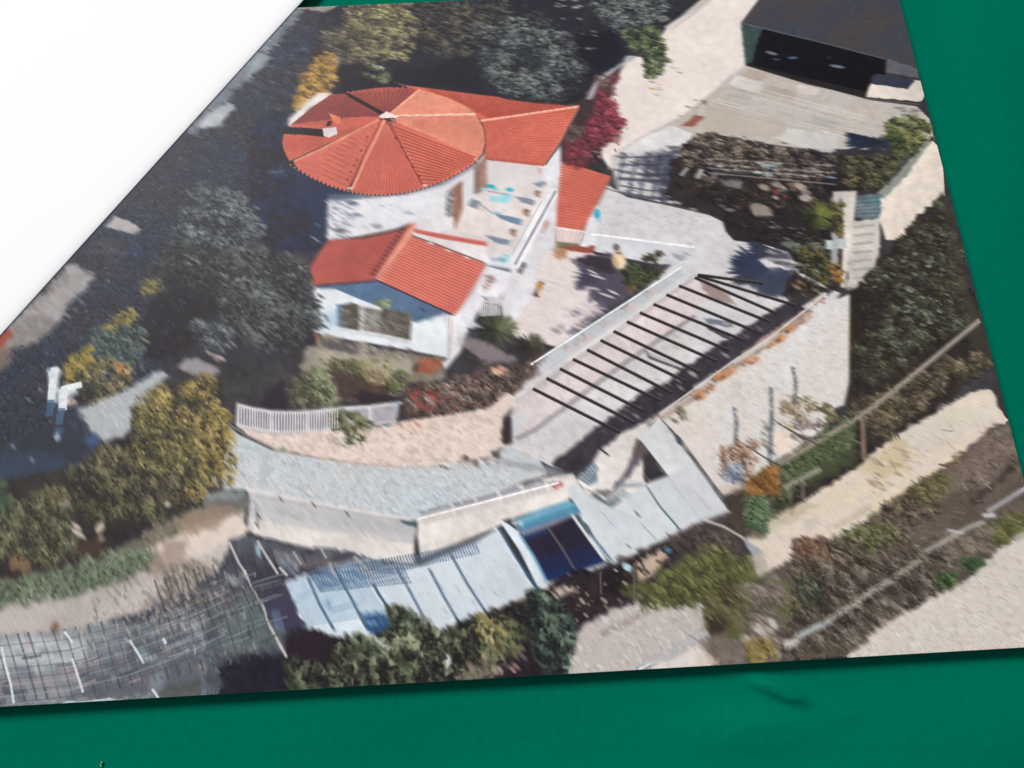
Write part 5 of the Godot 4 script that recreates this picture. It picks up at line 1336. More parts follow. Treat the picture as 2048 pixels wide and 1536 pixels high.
func paint_sheds() -> void:
	sheet(1120, 660, 3.2)
	# big stone wall, sunlit
	P([1855, -230, 1850, 340, 1820, 480, 1760, 500, 1680, 640, 1480, 780, 1340, 860, 1100, 1040, 1040, 1060, 780, 700, 640, 560, 800, 440, 1100, 220, 1340, 60, 1600, -130], k(219, 212, 206), {"c2": k(211, 208, 207), "nc": 0.03, "nm": 0.04, "nf": 0.1})
	SL([1840, -200, 1840, 380, 1760, 490, 1480, 760, 1100, 1020, 700, 580, 1340, 80, 1600, -100], 1100, [k(198, 192, 188), k(226, 222, 220), k(188, 184, 184), k(222, 210, 202)], 7, {"a": 0.45, "asp": 0.45})
	L([1852, -220, 1848, 330, 1815, 480], 3, k(190, 178, 150), 0.7)
	P([700, 560, 900, 540, 1040, 720, 1020, 960, 980, 960, 800, 740], k(218, 206, 198), {"a": 0.5, "j": 6})
	S([1440, 420, 1620, 420, 1620, 560, 1500, 700, 1400, 620], 80, [k(140, 120, 100), k(190, 170, 150), k(110, 104, 92), k(150, 140, 90)], 8, {"a": 0.6})
	P([1370, 660, 1470, 640, 1520, 720, 1440, 790, 1370, 790], k(226, 208, 190), {"j": 5, "a": 0.8})
	F([1420, 470, 1640, 450, 1680, 560, 1560, 600, 1440, 540], [k(120, 104, 84), k(156, 140, 116), k(196, 184, 168)], 10, 5, {"thick": 0.7, "a": 0.7})
	F([1500, 560, 1690, 560, 1660, 680, 1540, 720, 1500, 680], [k(96, 84, 84), k(130, 118, 116), k(180, 168, 164)], 10, 5, {"thick": 0.8, "a": 0.75})
	F([1660, 470, 1820, 480, 1700, 620, 1660, 580], [k(90, 84, 62), k(130, 122, 90), k(176, 166, 136)], 9, 5, {"thick": 0.8})
	# tall thin posts standing before the wall
	for b in [[1490, 240, 1510, 330, 1500, 460], [1350, 370, 1355, 560, 1340, 850], [1118, 500, 1130, 600, 1122, 740]]:
		L(b, 7, k(84, 92, 98), 0.85)
	S([1280, 580, 1370, 580, 1370, 820, 1310, 760], 30, [k(80, 86, 88), k(120, 120, 112)], 8)
	L([1130, 700, 1300, 810, 1440, 890], 3, k(70, 62, 60))
	L([1360, 570, 1560, 700, 1720, 680], 3, k(76, 70, 66), 0.8)
	L([1520, 430, 1700, 520, 1860, 610], 3, k(84, 78, 72), 0.8)
	L([1380, 590, 1640, 730, 1900, 840], 3, k(64, 58, 54), 0.8)
	# rusty and grey shrubs at its foot
	F([1030, 760, 1120, 720, 1240, 720, 1260, 860, 1200, 980, 1050, 950], [k(96, 80, 76), k(140, 112, 94), k(180, 150, 128), k(210, 190, 174)], 11, 5, {"thick": 1.3, "a": 0.8})
	F([1020, 880, 1180, 860, 1200, 980, 1040, 970], [k(92, 100, 118), k(128, 138, 156), k(176, 180, 190)], 10, 5, {"thick": 0.8})
	P([1100, 1020, 1250, 950, 1400, 860, 1420, 1000, 1340, 1200, 1300, 1280, 1180, 1330, 1090, 1180], k(84, 80, 68), {"j": 6, "nm": 0.2, "nf": 0.2})
	F([1200, 960, 1380, 880, 1400, 1020, 1300, 1070, 1200, 1040], [k(96, 66, 40), k(140, 98, 54), k(176, 130, 84)], 11, 5, {"thick": 1.5})
	F([1170, 1080, 1330, 1080, 1320, 1280, 1200, 1260], [k(62, 78, 58), k(92, 112, 84), k(126, 146, 118)], 12, 6, {"thick": 1.2})
	P([1090, 1040, 1160, 1030, 1170, 1320, 1100, 1220], k(66, 56, 54), {"j": 5, "a": 0.8})
	P([1000, 1020, 1130, 970, 1180, 1010, 1050, 1060], k(206, 186, 178), {"j": 4, "a": 0.7})
	# parapet with pots
	P([1600, -120, 1560, -130, 1340, 20, 1100, 200, 820, 410, 590, 560, 640, 590, 860, 450, 1120, 260, 1360, 90, 1620, -80], k(170, 146, 134), {"j": 2, "nm": 0.12})
	LL([1690, -222, 1340, 52, 1100, 205, 640, 535], 4, k(206, 202, 200), 0.8)
	for b in [[1560, -145, 1700, -235], [1110, 210, 1340, 65], [880, 370, 980, 325], [640, 540, 830, 425], [1340, 60, 1390, 20]]:
		L(b, 7, k(204, 200, 196))
	for b in [[1060, 285, 15, 9], [900, 415, 12, 11], [1420, 50, 16, 8], [1110, 260, 8, 7], [1010, 300, 9, 8], [1480, -10, 12, 7], [1360, 90, 9, 5], [970, 375, 8, 6], [1250, 190, 12, 6], [1200, 205, 8, 5]]:
		D(b[0], b[1], b[2], b[3], -35, k(190, 122, 80), 0.9)
		D(b[0] + 12, b[1] - 10, b[2] * 0.5, b[3] * 0.5, -35, k(216, 160, 120), 0.8)
		D(b[0] - 25, b[1] + 22, b[2] * 0.5, b[3] * 0.5, -35, k(92, 66, 58), 0.8)
	S([820, 440, 1000, 330, 1020, 350, 850, 480], 20, [k(110, 104, 66), k(176, 110, 74), k(80, 64, 52)], 7)
	F([690, 560, 800, 500, 820, 530, 740, 600], [k(80, 78, 60), k(120, 116, 92), k(150, 146, 126)], 9, 5)
	S([1540, -150, 1700, -240, 1720, -210, 1580, -110], 20, [k(170, 110, 86), k(110, 100, 90), k(206, 200, 196)], 8)
	# back wall of the shed and its entrance
	P([250, 770, 420, 660, 590, 560, 520, 690, 540, 990, 320, 1130, 180, 1060, 110, 960, 210, 840], k(218, 212, 208), {"nf": 0.06, "j": 1.5})
	P([500, 690, 570, 770, 440, 940, 380, 1000, 330, 1060, 360, 980, 440, 880, 470, 760], k(96, 90, 100), {"j": 2})
	P([490, 690, 570, 780, 480, 830, 460, 800], k(96, 80, 78), {"a": 0.8, "j": 2})
	P([120, 950, 215, 835, 240, 880, 235, 970, 180, 1000], k(120, 134, 148), {"j": 1.5})
	STL([125, 945, 215, 840, 240, 880, 180, 990], 6, 2.4, k(176, 184, 192), 0.7)
	L([255, 760, 310, 800], 4, k(60, 58, 66))
	P([200, 1040, 320, 1030, 400, 1000, 300, 1120, 230, 1100], k(112, 110, 112), {"j": 3, "nm": 0.2})
	L([220, 1030, 300, 1090, 400, 990, 500, 970], 5, k(196, 200, 202))
	L([300, 1090, 320, 1120, 420, 1030], 6, k(116, 140, 152), 0.8)
	L([400, 1000, 540, 990], 5, k(110, 120, 134), 0.7)
	S([140, 990, 240, 1010, 300, 1090, 200, 1080], 20, [k(90, 88, 86), k(206, 204, 200), k(140, 136, 130)], 7)
	# corrugated roof, right part
	P([625, 555, 690, 620, 1085, 1165, 760, 1290, 340, 1500, 230, 1400, 40, 1010, 110, 970, 180, 1060, 320, 1140, 540, 985, 690, 930, 505, 690], k(209, 214, 219), {"nc": 0.02, "nm": 0.03, "nf": 0.04})
	P([625, 555, 690, 620, 860, 850, 690, 930, 505, 690], k(211, 213, 215), {"a": 0.9})
	P([860, 850, 1085, 1165, 900, 1230, 690, 940], k(202, 203, 208), {"a": 0.6, "j": 3})
	L([690, 625, 870, 860, 1040, 1080], 3, k(140, 136, 138), 0.8)
	L([880, 860, 1045, 1060], 3, k(110, 104, 104), 0.7)
	P([735, 690, 770, 680, 785, 740, 755, 730], k(74, 80, 90), {"j": 1.5})
	L([555, 1000, 640, 1130, 770, 1280], 3.4, k(74, 98, 110))
	L([690, 940, 780, 1060], 2, k(176, 180, 186), 0.7)
	L([260, 1160, 350, 1260], 2, k(128, 164, 184), 0.7)
	L([480, 1160, 510, 1195], 4, k(96, 104, 116), 0.8)
	L([520, 1240, 620, 1345], 2.4, k(130, 150, 164), 0.7)
	L([860, 1030, 960, 1150], 2, k(170, 172, 178), 0.7)
	L([780, 1060, 880, 1190], 2, k(186, 188, 194), 0.7)
	for b in [[655, 900, 10, 4], [560, 950, 7, 3], [440, 1385, 6, 3], [625, 865, 5, 2]]:
		D(b[0], b[1], b[2], b[3], 50, k(104, 104, 110), 0.8)
	STL([540, 1000, 700, 940, 1070, 1160, 780, 1280], 26, 1.6, k(190, 194, 200), 0.35)
	STL([120, 1000, 320, 1140, 760, 1280, 360, 1490], 30, 1.6, k(192, 200, 208), 0.35)
	L([340, 1505, 620, 1370, 900, 1225, 1090, 1160], 4.5, k(150, 140, 134), 0.85)
	# water tank and collector
	sheet(960, 900, 3.2)
	P([130, 460, 230, 430, 260, 560, 300, 600, 440, 850, 380, 900, 250, 640], k(206, 216, 224), {"nf": 0.04})
	P([140, 450, 235, 440, 245, 520, 190, 480], k(74, 78, 86), {"j": 2, "nm": 0.2})
	D(220, 465, 6, 6, 0, k(206, 208, 212), 0.9)
	P([228, 440, 400, 375, 560, 325, 600, 330, 645, 400, 500, 440, 262, 525], k(88, 148, 178))
	P([232, 450, 400, 388, 580, 335, 600, 350, 420, 410, 242, 475], k(128, 176, 198), {"a": 0.8})
	P([260, 520, 500, 435, 640, 395, 645, 415, 500, 470, 270, 550], k(150, 146, 160), {"a": 0.9})
	P([255, 500, 500, 420, 640, 380, 642, 400, 500, 445, 262, 530], k(78, 120, 158), {"a": 0.7})
	D(262, 470, 5, 6, 0, k(206, 222, 228), 0.8)
	P([268, 555, 430, 500, 600, 422, 805, 716, 610, 778, 428, 842], k(43, 39, 56), {"nm": 0.06})
	P([360, 690, 740, 610, 805, 716, 610, 778, 428, 842], k(34, 46, 86), {"a": 0.6, "j": 4})
	P([400, 790, 640, 740, 780, 690, 805, 716, 610, 778, 428, 842], k(28, 54, 106), {"a": 0.6, "j": 4})
	P([270, 550, 420, 505, 430, 525, 280, 575], k(44, 66, 120), {"a": 0.8})
	L([430, 490, 520, 620, 612, 775], 4, k(112, 104, 104), 0.8)
	L([590, 415, 700, 570, 812, 722], 6, k(216, 220, 224))
	L([262, 550, 350, 690, 430, 845], 5, k(112, 160, 184))
	P([430, 848, 610, 782, 815, 715, 850, 715, 620, 820, 440, 888, 380, 900], k(206, 204, 206))
	L([640, 440, 740, 580, 850, 715], 5, k(104, 134, 150), 0.9)
	P([655, 450, 690, 480, 730, 560, 700, 530], k(62, 78, 96), {"a": 0.9})
	P([120, 500, 150, 530, 240, 690, 380, 890, 350, 890, 240, 740], k(120, 166, 184), {"a": 0.9})
	L([120, 505, 190, 620, 270, 760, 370, 895], 4, k(66, 88, 104))
	# left part of the roof
	sheet(440, 960, 3.2)
	P([400, 652, 590, 572, 720, 510, 860, 490, 1230, 552, 1290, 545, 1640, 395, 1790, 300, 1850, 420, 2020, 720, 1700, 860, 1390, 975, 1100, 1020, 850, 1030, 550, 955], k(208, 216, 224), {"nc": 0.03, "nm": 0.03, "nf": 0.04})
	P([400, 652, 590, 572, 720, 510, 860, 490, 1060, 520, 1130, 780, 1000, 900, 850, 1030, 550, 955], k(203, 214, 224), {"a": 0.8, "j": 2})
	P([400, 652, 590, 600, 700, 950, 550, 955], k(206, 218, 228), {"a": 0.8})
	# blue shade of the corrugations along the upper edge
	STL([600, 580, 1640, 400, 1670, 470, 640, 700], 58, 2.4, k(56, 82, 116), 0.85)
	STL([560, 590, 1180, 560, 1230, 660, 640, 720], 36, 2.4, k(52, 76, 108), 0.85)
	P([560, 600, 720, 520, 860, 490, 1230, 560, 1100, 590, 800, 560, 600, 640], k(60, 70, 90), {"a": 0.5, "j": 3})
	STL([400, 660, 860, 540, 1080, 860, 560, 940], 40, 1.8, k(122, 156, 186), 0.6)
	STL([900, 600, 1780, 320, 1990, 720, 1330, 940], 60, 1.6, k(184, 195, 206), 0.6)
	for b in [[560, 620, 640, 800, 730, 960], [730, 560, 830, 740, 940, 950], [930, 560, 1010, 720, 1090, 840], [1130, 560, 1220, 720, 1310, 890], [1480, 480, 1580, 660, 1710, 860], [1340, 570, 1440, 760, 1540, 930], [1780, 300, 1900, 500, 2030, 690]]:
		L(b, 5, k(52, 76, 100), 0.85)
		L([b[0] - 20, b[1] + 8, b[2] - 20, b[3] + 8, b[4] - 20, b[5] + 8], 3, k(222, 230, 236), 0.8)
	L([400, 650, 470, 800, 545, 945], 6, k(226, 234, 238))
	L([640, 690, 780, 640], 6, k(108, 132, 160), 0.6)
	L([700, 840, 880, 790], 5, k(100, 128, 160), 0.6)
	L([510, 750, 620, 700], 5, k(140, 166, 192), 0.6)
	L([860, 680, 1060, 600], 5, k(150, 172, 194), 0.5)
	L([1180, 680, 1330, 630], 4, k(150, 166, 184), 0.4)
	P([880, 870, 960, 850, 1010, 850, 1090, 880, 1080, 960, 1010, 1000, 950, 980, 930, 900], k(38, 74, 122), {"j": 4})
	P([940, 900, 1000, 900, 1000, 930, 950, 930], k(150, 180, 206), {"a": 0.7, "j": 2})
	P([670, 780, 700, 760, 720, 800, 690, 830], k(70, 110, 150), {"a": 0.6, "j": 3})
	S([1200, 620, 1900, 480, 1900, 720, 1400, 900], 22, [k(150, 160, 172), k(130, 144, 160)], 8, {"a": 0.5, "asp": 0.25})
	L([1390, 980, 1700, 866, 2020, 728], 4, k(140, 112, 88))
	L([1450, 985, 1445, 1130], 5, k(140, 134, 126), 0.8)
	L([1605, 930, 1605, 1090], 5, k(130, 122, 116), 0.8)

func paint_nets() -> void:
	sheet(440, 960, 3.2)
	# bare soil and wall stub above the nets
	P([-420, 420, -60, 250, 150, 210, 170, 300, 160, 420, 40, 470, -120, 560, -240, 640, -330, 560], k(216, 204, 194), {"j": 4, "nf": 0.06})
	P([-240, 240, 0, 150, 140, 190, 60, 240, -120, 330, -260, 360], k(150, 130, 114), {"j": 5, "a": 0.8})
	# soil below the verge
	sheet(0, 740, 3.2)
	P([-200, 1560, 0, 1530, 420, 1470, 740, 1380, 1000, 1270, 1160, 1230, 1350, 1180, 1480, 1080, 1600, 1090, 1700, 1536, 1500, 1800, -250, 1900], k(204, 197, 193), {"c2": k(172, 164, 160), "nm": 0.08, "nf": 0.14, "j": 4})
	P([960, 1250, 1060, 1110, 1200, 1080, 1180, 1220, 1000, 1330], k(160, 140, 130), {"j": 5, "a": 0.8})
	SL([600, 1440, 1000, 1270, 1400, 1200, 1500, 1400, 1100, 1600, 600, 1600], 240, [k(150, 138, 130), k(200, 192, 188), k(120, 112, 106), k(176, 160, 148)], 10, {"a": 0.6, "asp": 0.3})
	F([1050, 1280, 1250, 1240, 1400, 1330, 1300, 1500, 1060, 1480, 960, 1400], [k(110, 104, 98), k(140, 132, 124), k(166, 158, 150)], 13, 7, {"con": 0.2, "a": 0.6})
	# netted greenhouse roof: teal-grey sheets with seams
	sheet(440, 960, 3.2)
	P([60, 400, 150, 350, 260, 380, 560, 440, 700, 440, 900, 480, 1130, 540, 860, 500, 590, 580, 400, 660, 550, 955, 700, 990, 560, 1150, 300, 1280, 100, 1420, -500, 1440, -1450, 1500, -1450, 1150, -1300, 1060, -1100, 1000, -700, 900, -300, 780, 0, 560], k(92, 98, 108), {"c2": k(68, 68, 78), "j": 4, "nm": 0.15, "nf": 0.16})
	P([150, 600, 560, 470, 860, 490, 590, 572, 400, 652, 420, 720, 250, 760, 180, 700], k(60, 60, 72), {"j": 4, "nm": 0.15})
	P([250, 760, 410, 680, 540, 930, 420, 980, 300, 860], k(62, 60, 80), {"j": 4})
	P([0, 780, 230, 720, 300, 860, 380, 1050, 140, 1120, 0, 1080], k(92, 104, 104), {"j": 6, "nm": 0.12})
	P([-440, 780, -200, 720, 0, 640, 120, 760, 0, 900, -300, 1000], k(92, 92, 96), {"j": 8, "a": 0.8})
	ST([320, 440, 520, 480, 560, 560, 380, 560], 22, 2, k(150, 142, 140), 0.6)
	ST([540, 480, 720, 470, 700, 540, 560, 560], 18, 2, k(140, 132, 132), 0.6)
	S([360, 500, 520, 500, 500, 600, 400, 600], 16, [k(150, 166, 178), k(120, 140, 156), k(196, 206, 212)], 9, {"a": 0.7})
	S([60, 590, 180, 590, 170, 680, 60, 680], 16, [k(150, 156, 162), k(190, 192, 196)], 9, {"a": 0.6})
	D(245, 450, 6, 16, -15, k(150, 180, 190), 0.9)
	D(80, 640, 18, 8, 30, k(150, 156, 160), 0.7)
	ST([320, 830, 380, 830, 420, 980, 360, 960], 5, 2.4, k(120, 140, 176), 0.7)
	for b in [[60, 400, 120, 530, 180, 620], [160, 580, 210, 700, 280, 820, 300, 900, 360, 1010, 430, 1140], [240, 390, 300, 490, 370, 600], [380, 560, 430, 610]]:
		LL(b, 4.5, k(196, 190, 188), 0.9)
	for i in 13:
		var x := -420.0 + i * 62.0
		var y := 640.0 - i * 17.0
		LL([x, y, x + 60, y + 170, x + 130, y + rng.randf_range(300, 420)], rng.randf_range(2.0, 3.4), k(54, 54, 62), 0.6)
	for i in 26:
		var x := rng.randf_range(-420, 260)
		var y := rng.randf_range(640, 1120) - x * 0.22
		LL([x, y, x + 70, y - 22, x + rng.randf_range(110, 200), y - 58], rng.randf_range(2.0, 5.0), [k(122, 134, 138), k(64, 66, 74), k(150, 146, 144), k(104, 116, 118)][i % 4], 0.5)
	SL([-420, 760, 250, 560, 380, 1000, 100, 1250, -420, 1300], 160, [k(128, 140, 144), k(60, 60, 68), k(170, 178, 182), k(92, 100, 104)], 8, {"asp": 0.3, "turn": 40.0, "a": 0.55})
	L([380, 1050, 430, 1140], 5, k(224, 224, 228))
	for b in [[470, 460, 520, 540], [640, 430, 680, 500], [700, 530, 750, 630], [860, 490, 940, 570, 980, 660]]:
		LL(b, 4, k(170, 166, 164), 0.8)
	L([0, 780, 200, 700, 400, 650], 4, k(150, 140, 134), 0.6)
	L([560, 560, 860, 490], 4, k(128, 116, 110), 0.6)
	# the checked net, lower left
	sheet(0, 1236, 5.12)
	P([-700, 250, 0, 190, 200, 180, 520, 170, 640, 120, 900, 80, 1100, 40, 1500, 60, 1750, -60, 2100, -40, 2100, 830, 1620, 850, 900, 880, 0, 920, -700, 960], k(148, 154, 158), {"c2": k(104, 110, 118), "b": 0.0, "nm": 0.14, "nf": 0.18, "j": 3})
	P([-700, 260, 0, 200, 380, 200, 700, 260, 900, 200, 860, 460, 300, 520, 0, 540, -700, 600], k(186, 191, 194), {"a": 0.85, "j": 5})
	P([0, 640, 180, 620, 480, 600, 800, 520, 1060, 400, 1080, 450, 840, 560, 520, 680, 180, 690, 0, 690], k(164, 148, 152), {"a": 0.7, "j": 4})
	P([0, 720, 300, 720, 260, 820, 0, 860], k(74, 80, 94), {"a": 0.8, "j": 4})
	P([840, 560, 1060, 460, 1300, 330, 1500, 220, 1900, 160, 2060, 240, 2060, 700, 1500, 760, 1000, 820, 700, 800], k(80, 82, 92), {"a": 0.7, "j": 6})
	P([1620, 740, 1800, 700, 2060, 640, 2060, 810, 1650, 830], k(76, 78, 74), {"a": 0.7, "j": 4})
	# cells between the cords, each its own tone
	for r in 9:
		for c in 24:
			var x := -520.0 + c * 122.0 + r * 26.0
			var y := 250.0 + r * 72.0 - c * 11.0 - maxf(0.0, c - 10.0) * 13.0
			if rng.randf() < 0.72:
				var v := rng.randf_range(-26, 30)
				var tint := k(128 + v, 136 + v, 144 + v) if rng.randf() < 0.75 else k(160 + v * 0.6, 142 + v * 0.6, 146 + v * 0.6)
				var hh := rng.randf_range(20, 58)
				P([x, y, x + 110, y - 20, x + 118, y - 20 + hh, x + 12, y + hh], tint if c < 14 else tint * 0.8, {"a": 0.6, "j": 2.5, "nf": 0.15})
	for c in 27:
		var x := -560.0 + c * 122.0 + rng.randf_range(-12, 12)
		var y := 225.0 - c * 11.0 - maxf(0.0, c - 10.0) * 14.0
		LL([x, y, x + 80, y + 240, x + 200, y + 680], rng.randf_range(2.2, 3.4), k(62, 68, 78), rng.randf_range(0.5, 0.8))
		LL([x + 10, y + 40, x + 90, y + 250, x + 170, y + 560], 1.6, k(186, 190, 194), rng.randf_range(0.1, 0.5))
	for r in 11:
		var y := 290.0 + r * 58.0 + rng.randf_range(-10, 10)
		LL([-600, y + 60, 0, y, 700, y - 70, 1300, y - 220, 1800, y - 400, 2300, y - 640], rng.randf_range(1.6, 3.0), [k(66, 72, 82), k(170, 176, 180)][r % 2], 0.35)
	for r in 30:
		var x := rng.randf_range(-500, 1900)
		var y := rng.randf_range(260, 860) - maxf(0.0, x - 700.0) * 0.22
		var n := rng.randf_range(60, 240)
		var g := -0.10 if x < 700 else -0.32
		LL([x, y, x + n * 0.5, y + n * 0.5 * g, x + n, y + n * g * 1.15], rng.randf_range(3.0, 7.0), [k(66, 72, 82), k(58, 62, 72), k(176, 182, 186), k(168, 150, 154), k(150, 160, 168)][r % 5], rng.randf_range(0.3, 0.55))
	SL([500, 200, 900, 60, 1500, -40, 2000, -160, 2060, 120, 1500, 260, 900, 300], 120, [k(120, 108, 100), k(170, 160, 152), k(84, 78, 78), k(196, 190, 186)], 9, {"asp": 0.22, "turn": 30.0, "a": 0.6})
	for b in [[660, 140, 700, 190, 740, 250], [1330, 230, 1400, 340, 1470, 460], [1560, 730, 1590, 770, 1625, 825], [80, 560, 110, 680, 140, 870], [20, 300, 60, 500, 100, 640], [1670, 210, 1700, 260], [740, 420, 790, 570, 850, 760]]:
		LL(b, 4, k(220, 226, 230), 0.9)
	D(1520, 410, 12, 5, 10, k(196, 206, 212), 0.8)
	D(1610, 650, 16, 22, 20, k(130, 140, 152), 0.7)
	D(1470, 370, 12, 10, 30, k(140, 166, 176), 0.7)
	S([1500, 250, 2000, 100, 2050, 300, 1600, 440], 50, [k(140, 160, 168), k(96, 108, 116), k(180, 170, 172)], 8, {"a": 0.6, "asp": 0.3})
	P([620, 870, 700, 850, 850, 860, 1080, 820, 1260, 830, 1260, 850, 640, 885], k(190, 198, 204), {"j": 2, "a": 0.9})
	D(560, 100, 8, 12, 20, k(110, 92, 76), 0.9)

func paint_bottom() -> void:
	sheet(440, 960, 3.2)
	# dark leafy trees along the lower edge
	P([440, 960, 560, 950, 720, 990, 850, 1020, 1050, 1010, 1120, 860, 1260, 880, 1390, 975, 1700, 860, 2020, 735, 2300, 560, 2500, 620, 2560, 760, 2400, 900, 2260, 1040, 2240, 1290, 1600, 1320, 1200, 1340, 0, 1400, 60, 1300, 260, 1180, 420, 1130], k(40, 34, 40), {"j": 5, "nm": 0.2, "nf": 0.15})
	P([20, 1180, 200, 1130, 420, 1130, 460, 1300, 300, 1400, 0, 1400], k(34, 34, 46), {"j": 6, "nm": 0.15})
	var leafy := [k(36, 34, 37), k(54, 58, 48), k(78, 86, 66), k(108, 117, 92), k(150, 158, 132)]
	F([700, 1080, 900, 1010, 1080, 1000, 1120, 860, 1230, 870, 1400, 960, 1420, 1080, 1300, 1200, 1260, 1320, 860, 1330, 800, 1200], leafy, 14, 8, {"thick": 1.25, "asp": 0.6, "turn": 60.0, "per": 20})
	F([420, 1140, 520, 1150, 700, 1190, 840, 1230, 860, 1330, 460, 1360], leafy, 13, 8, {"thick": 0.9, "asp": 0.6, "turn": 60.0, "per": 18, "bias": -0.05})
	F([1300, 980, 1480, 1000, 1600, 1100, 1560, 1250, 1300, 1320, 1260, 1200], leafy, 13, 8, {"thick": 0.75, "asp": 0.55, "turn": 60.0, "per": 16})
	F([1420, 1000, 1700, 880, 2010, 760, 2080, 900, 1900, 1050, 1760, 1240, 1500, 1300, 1400, 1300], [k(36, 34, 36), k(54, 58, 48), k(80, 88, 68), k(114, 122, 94)], 13, 7, {"thick": 1.2, "asp": 0.55, "turn": 60.0, "per": 18, "bias": -0.06})
	F([1620, 900, 1800, 880, 1820, 1020, 1680, 1060], [k(52, 46, 40), k(104, 98, 60), k(146, 136, 90), k(190, 176, 140)], 11, 8, {"thick": 0.9, "asp": 0.6, "turn": 60.0, "per": 16})
	F([1090, 830, 1260, 850, 1280, 940, 1110, 960], leafy, 11, 7, {"thick": 1.0, "asp": 0.6, "turn": 50.0})
	P([430, 990, 640, 1000, 740, 1060, 680, 1150, 480, 1150, 420, 1080], k(44, 34, 44), {"j": 5, "a": 0.85})
	P([1000, 1010, 1110, 1090, 1050, 1080, 1010, 1040], k(196, 196, 198), {"j": 3})
	S([1100, 1000, 1280, 1000, 1280, 1100, 1120, 1090], 26, [k(196, 184, 172), k(150, 150, 110), k(120, 124, 92)], 11, {"asp": 0.5, "a": 0.7})
	S([900, 880, 1400, 900, 1380, 960, 900, 960], 20, [k(110, 122, 96), k(66, 76, 60)], 10, {"asp": 0.5, "turn": 50.0, "a": 0.8})
	D(1458, 1165, 6, 15, 5, k(222, 220, 222))
	D(1448, 1230, 3, 8, 5, k(206, 206, 206))
	L([1450, 990, 1445, 1120], 4, k(120, 116, 110), 0.8)
	L([1605, 940, 1605, 1240], 4, k(88, 80, 80), 0.8)
	P([1530, 1260, 1620, 1210, 1740, 1200, 1760, 1240, 1640, 1290, 1540, 1300], k(150, 126, 118), {"j": 5, "a": 0.7})
	S([1540, 1180, 1960, 1060, 1960, 1180, 1760, 1260], 26, [k(186, 156, 144), k(196, 176, 166), k(110, 92, 88), k(80, 84, 66)], 9, {"a": 0.6})
	# darker tree right of it
	sheet(960, 900, 3.2)
	F([300, 930, 420, 900, 560, 1000, 600, 1160, 600, 1280, 560, 1420, 440, 1430, 360, 1300, 330, 1120], [k(34, 35, 40), k(50, 58, 54), k(68, 82, 72), k(92, 110, 94), k(136, 150, 136)], 13, 8, {"thick": 1.5, "asp": 0.55, "turn": 60.0, "per": 20})
	S([-20, 1300, 180, 1280, 260, 1400, 60, 1450], 26, [k(196, 160, 146), k(190, 176, 168), k(120, 96, 92)], 10, {"a": 0.75})
	S([0, 1080, 300, 1080, 320, 1300, 0, 1320], 60, [k(120, 116, 80), k(92, 96, 66), k(160, 146, 110)], 9, {"asp": 0.55, "turn": 60.0, "a": 0.6})
	# rubble under the roof edge
	P([430, 890, 640, 820, 860, 730, 1230, 580, 1280, 640, 1200, 800, 1000, 960, 860, 1010, 640, 1080, 520, 1000], k(50, 43, 46), {"j": 6, "nm": 0.25, "nf": 0.2})
	SL([430, 890, 720, 810, 1240, 590, 1260, 700, 1000, 960, 640, 1120, 520, 960], 150, [k(150, 134, 122), k(40, 34, 38), k(92, 80, 76), k(190, 176, 164), k(40, 34, 38), k(70, 74, 56), k(52, 44, 46)], 8, {"a": 0.75, "asp": 0.4})
	P([460, 900, 600, 860, 600, 900, 480, 940], k(214, 196, 184), {"j": 4, "a": 0.9})
	P([780, 800, 900, 750, 940, 800, 960, 900, 880, 920, 780, 900], k(38, 32, 36), {"j": 4})
	P([1000, 720, 1160, 650, 1200, 690, 1120, 800, 1000, 830], k(206, 184, 164), {"j": 4, "a": 0.9})
	P([910, 720, 980, 740, 960, 780, 920, 760], k(176, 206, 216), {"j": 2})
	D(1205, 640, 8, 6, 20, k(70, 130, 160))
	LL([985, 730, 988, 960], 4, k(110, 92, 84), 0.8)
	LL([770, 780, 775, 920], 4, k(110, 96, 92), 0.7)
	P([1230, 560, 1400, 510, 1600, 430, 1700, 560, 1640, 640, 1400, 640, 1280, 660], k(72, 64, 62), {"j": 5, "nm": 0.2, "nf": 0.2})
	F([1240, 560, 1420, 520, 1640, 560, 1640, 640, 1300, 660], [k(56, 48, 50), k(84, 76, 72), k(118, 108, 100)], 12, 6, {"a": 0.8})
	L([1440, 450, 1560, 490, 1680, 560, 1830, 680], 5, k(196, 186, 176), 0.9)
	P([1680, 560, 1810, 650, 1760, 690, 1700, 620], k(150, 156, 160), {"j": 2})
	P([1720, 680, 1815, 650, 1840, 740, 1835, 800, 1760, 810, 1700, 760], k(184, 176, 164), {"j": 3})
	# pale gravel yard
	P([640, 1140, 860, 1030, 1000, 970, 1250, 1000, 1420, 960, 1450, 1140, 1470, 1180, 1440, 1290, 1500, 1330, 1480, 1420, 560, 1470, 610, 1280], k(206, 198, 194), {"c2": k(192, 184, 180), "j": 4, "nm": 0.05, "nf": 0.12})
	SL([640, 1150, 1000, 990, 1420, 980, 1440, 1280, 560, 1440], 420, [k(186, 176, 170), k(222, 216, 212), k(168, 158, 154)], 7, {"a": 0.5, "asp": 0.4})
	L([780, 1180, 900, 1120, 1080, 1030], 9, k(128, 116, 114), 0.6)
	L([1000, 1400, 1240, 1280, 1450, 1140], 5, k(150, 158, 166), 0.85)
	L([1060, 1400, 1260, 1300, 1460, 1180], 4, k(128, 134, 142), 0.7)
	L([1020, 1400, 1250, 1290, 1450, 1160], 3, k(224, 224, 226))
	L([1300, 1160, 1440, 1250], 2, k(110, 104, 108), 0.7)
	P([1120, 1390, 1440, 1230, 1500, 1300, 1490, 1400, 1120, 1420], k(222, 214, 208), {"j": 3, "a": 0.9})
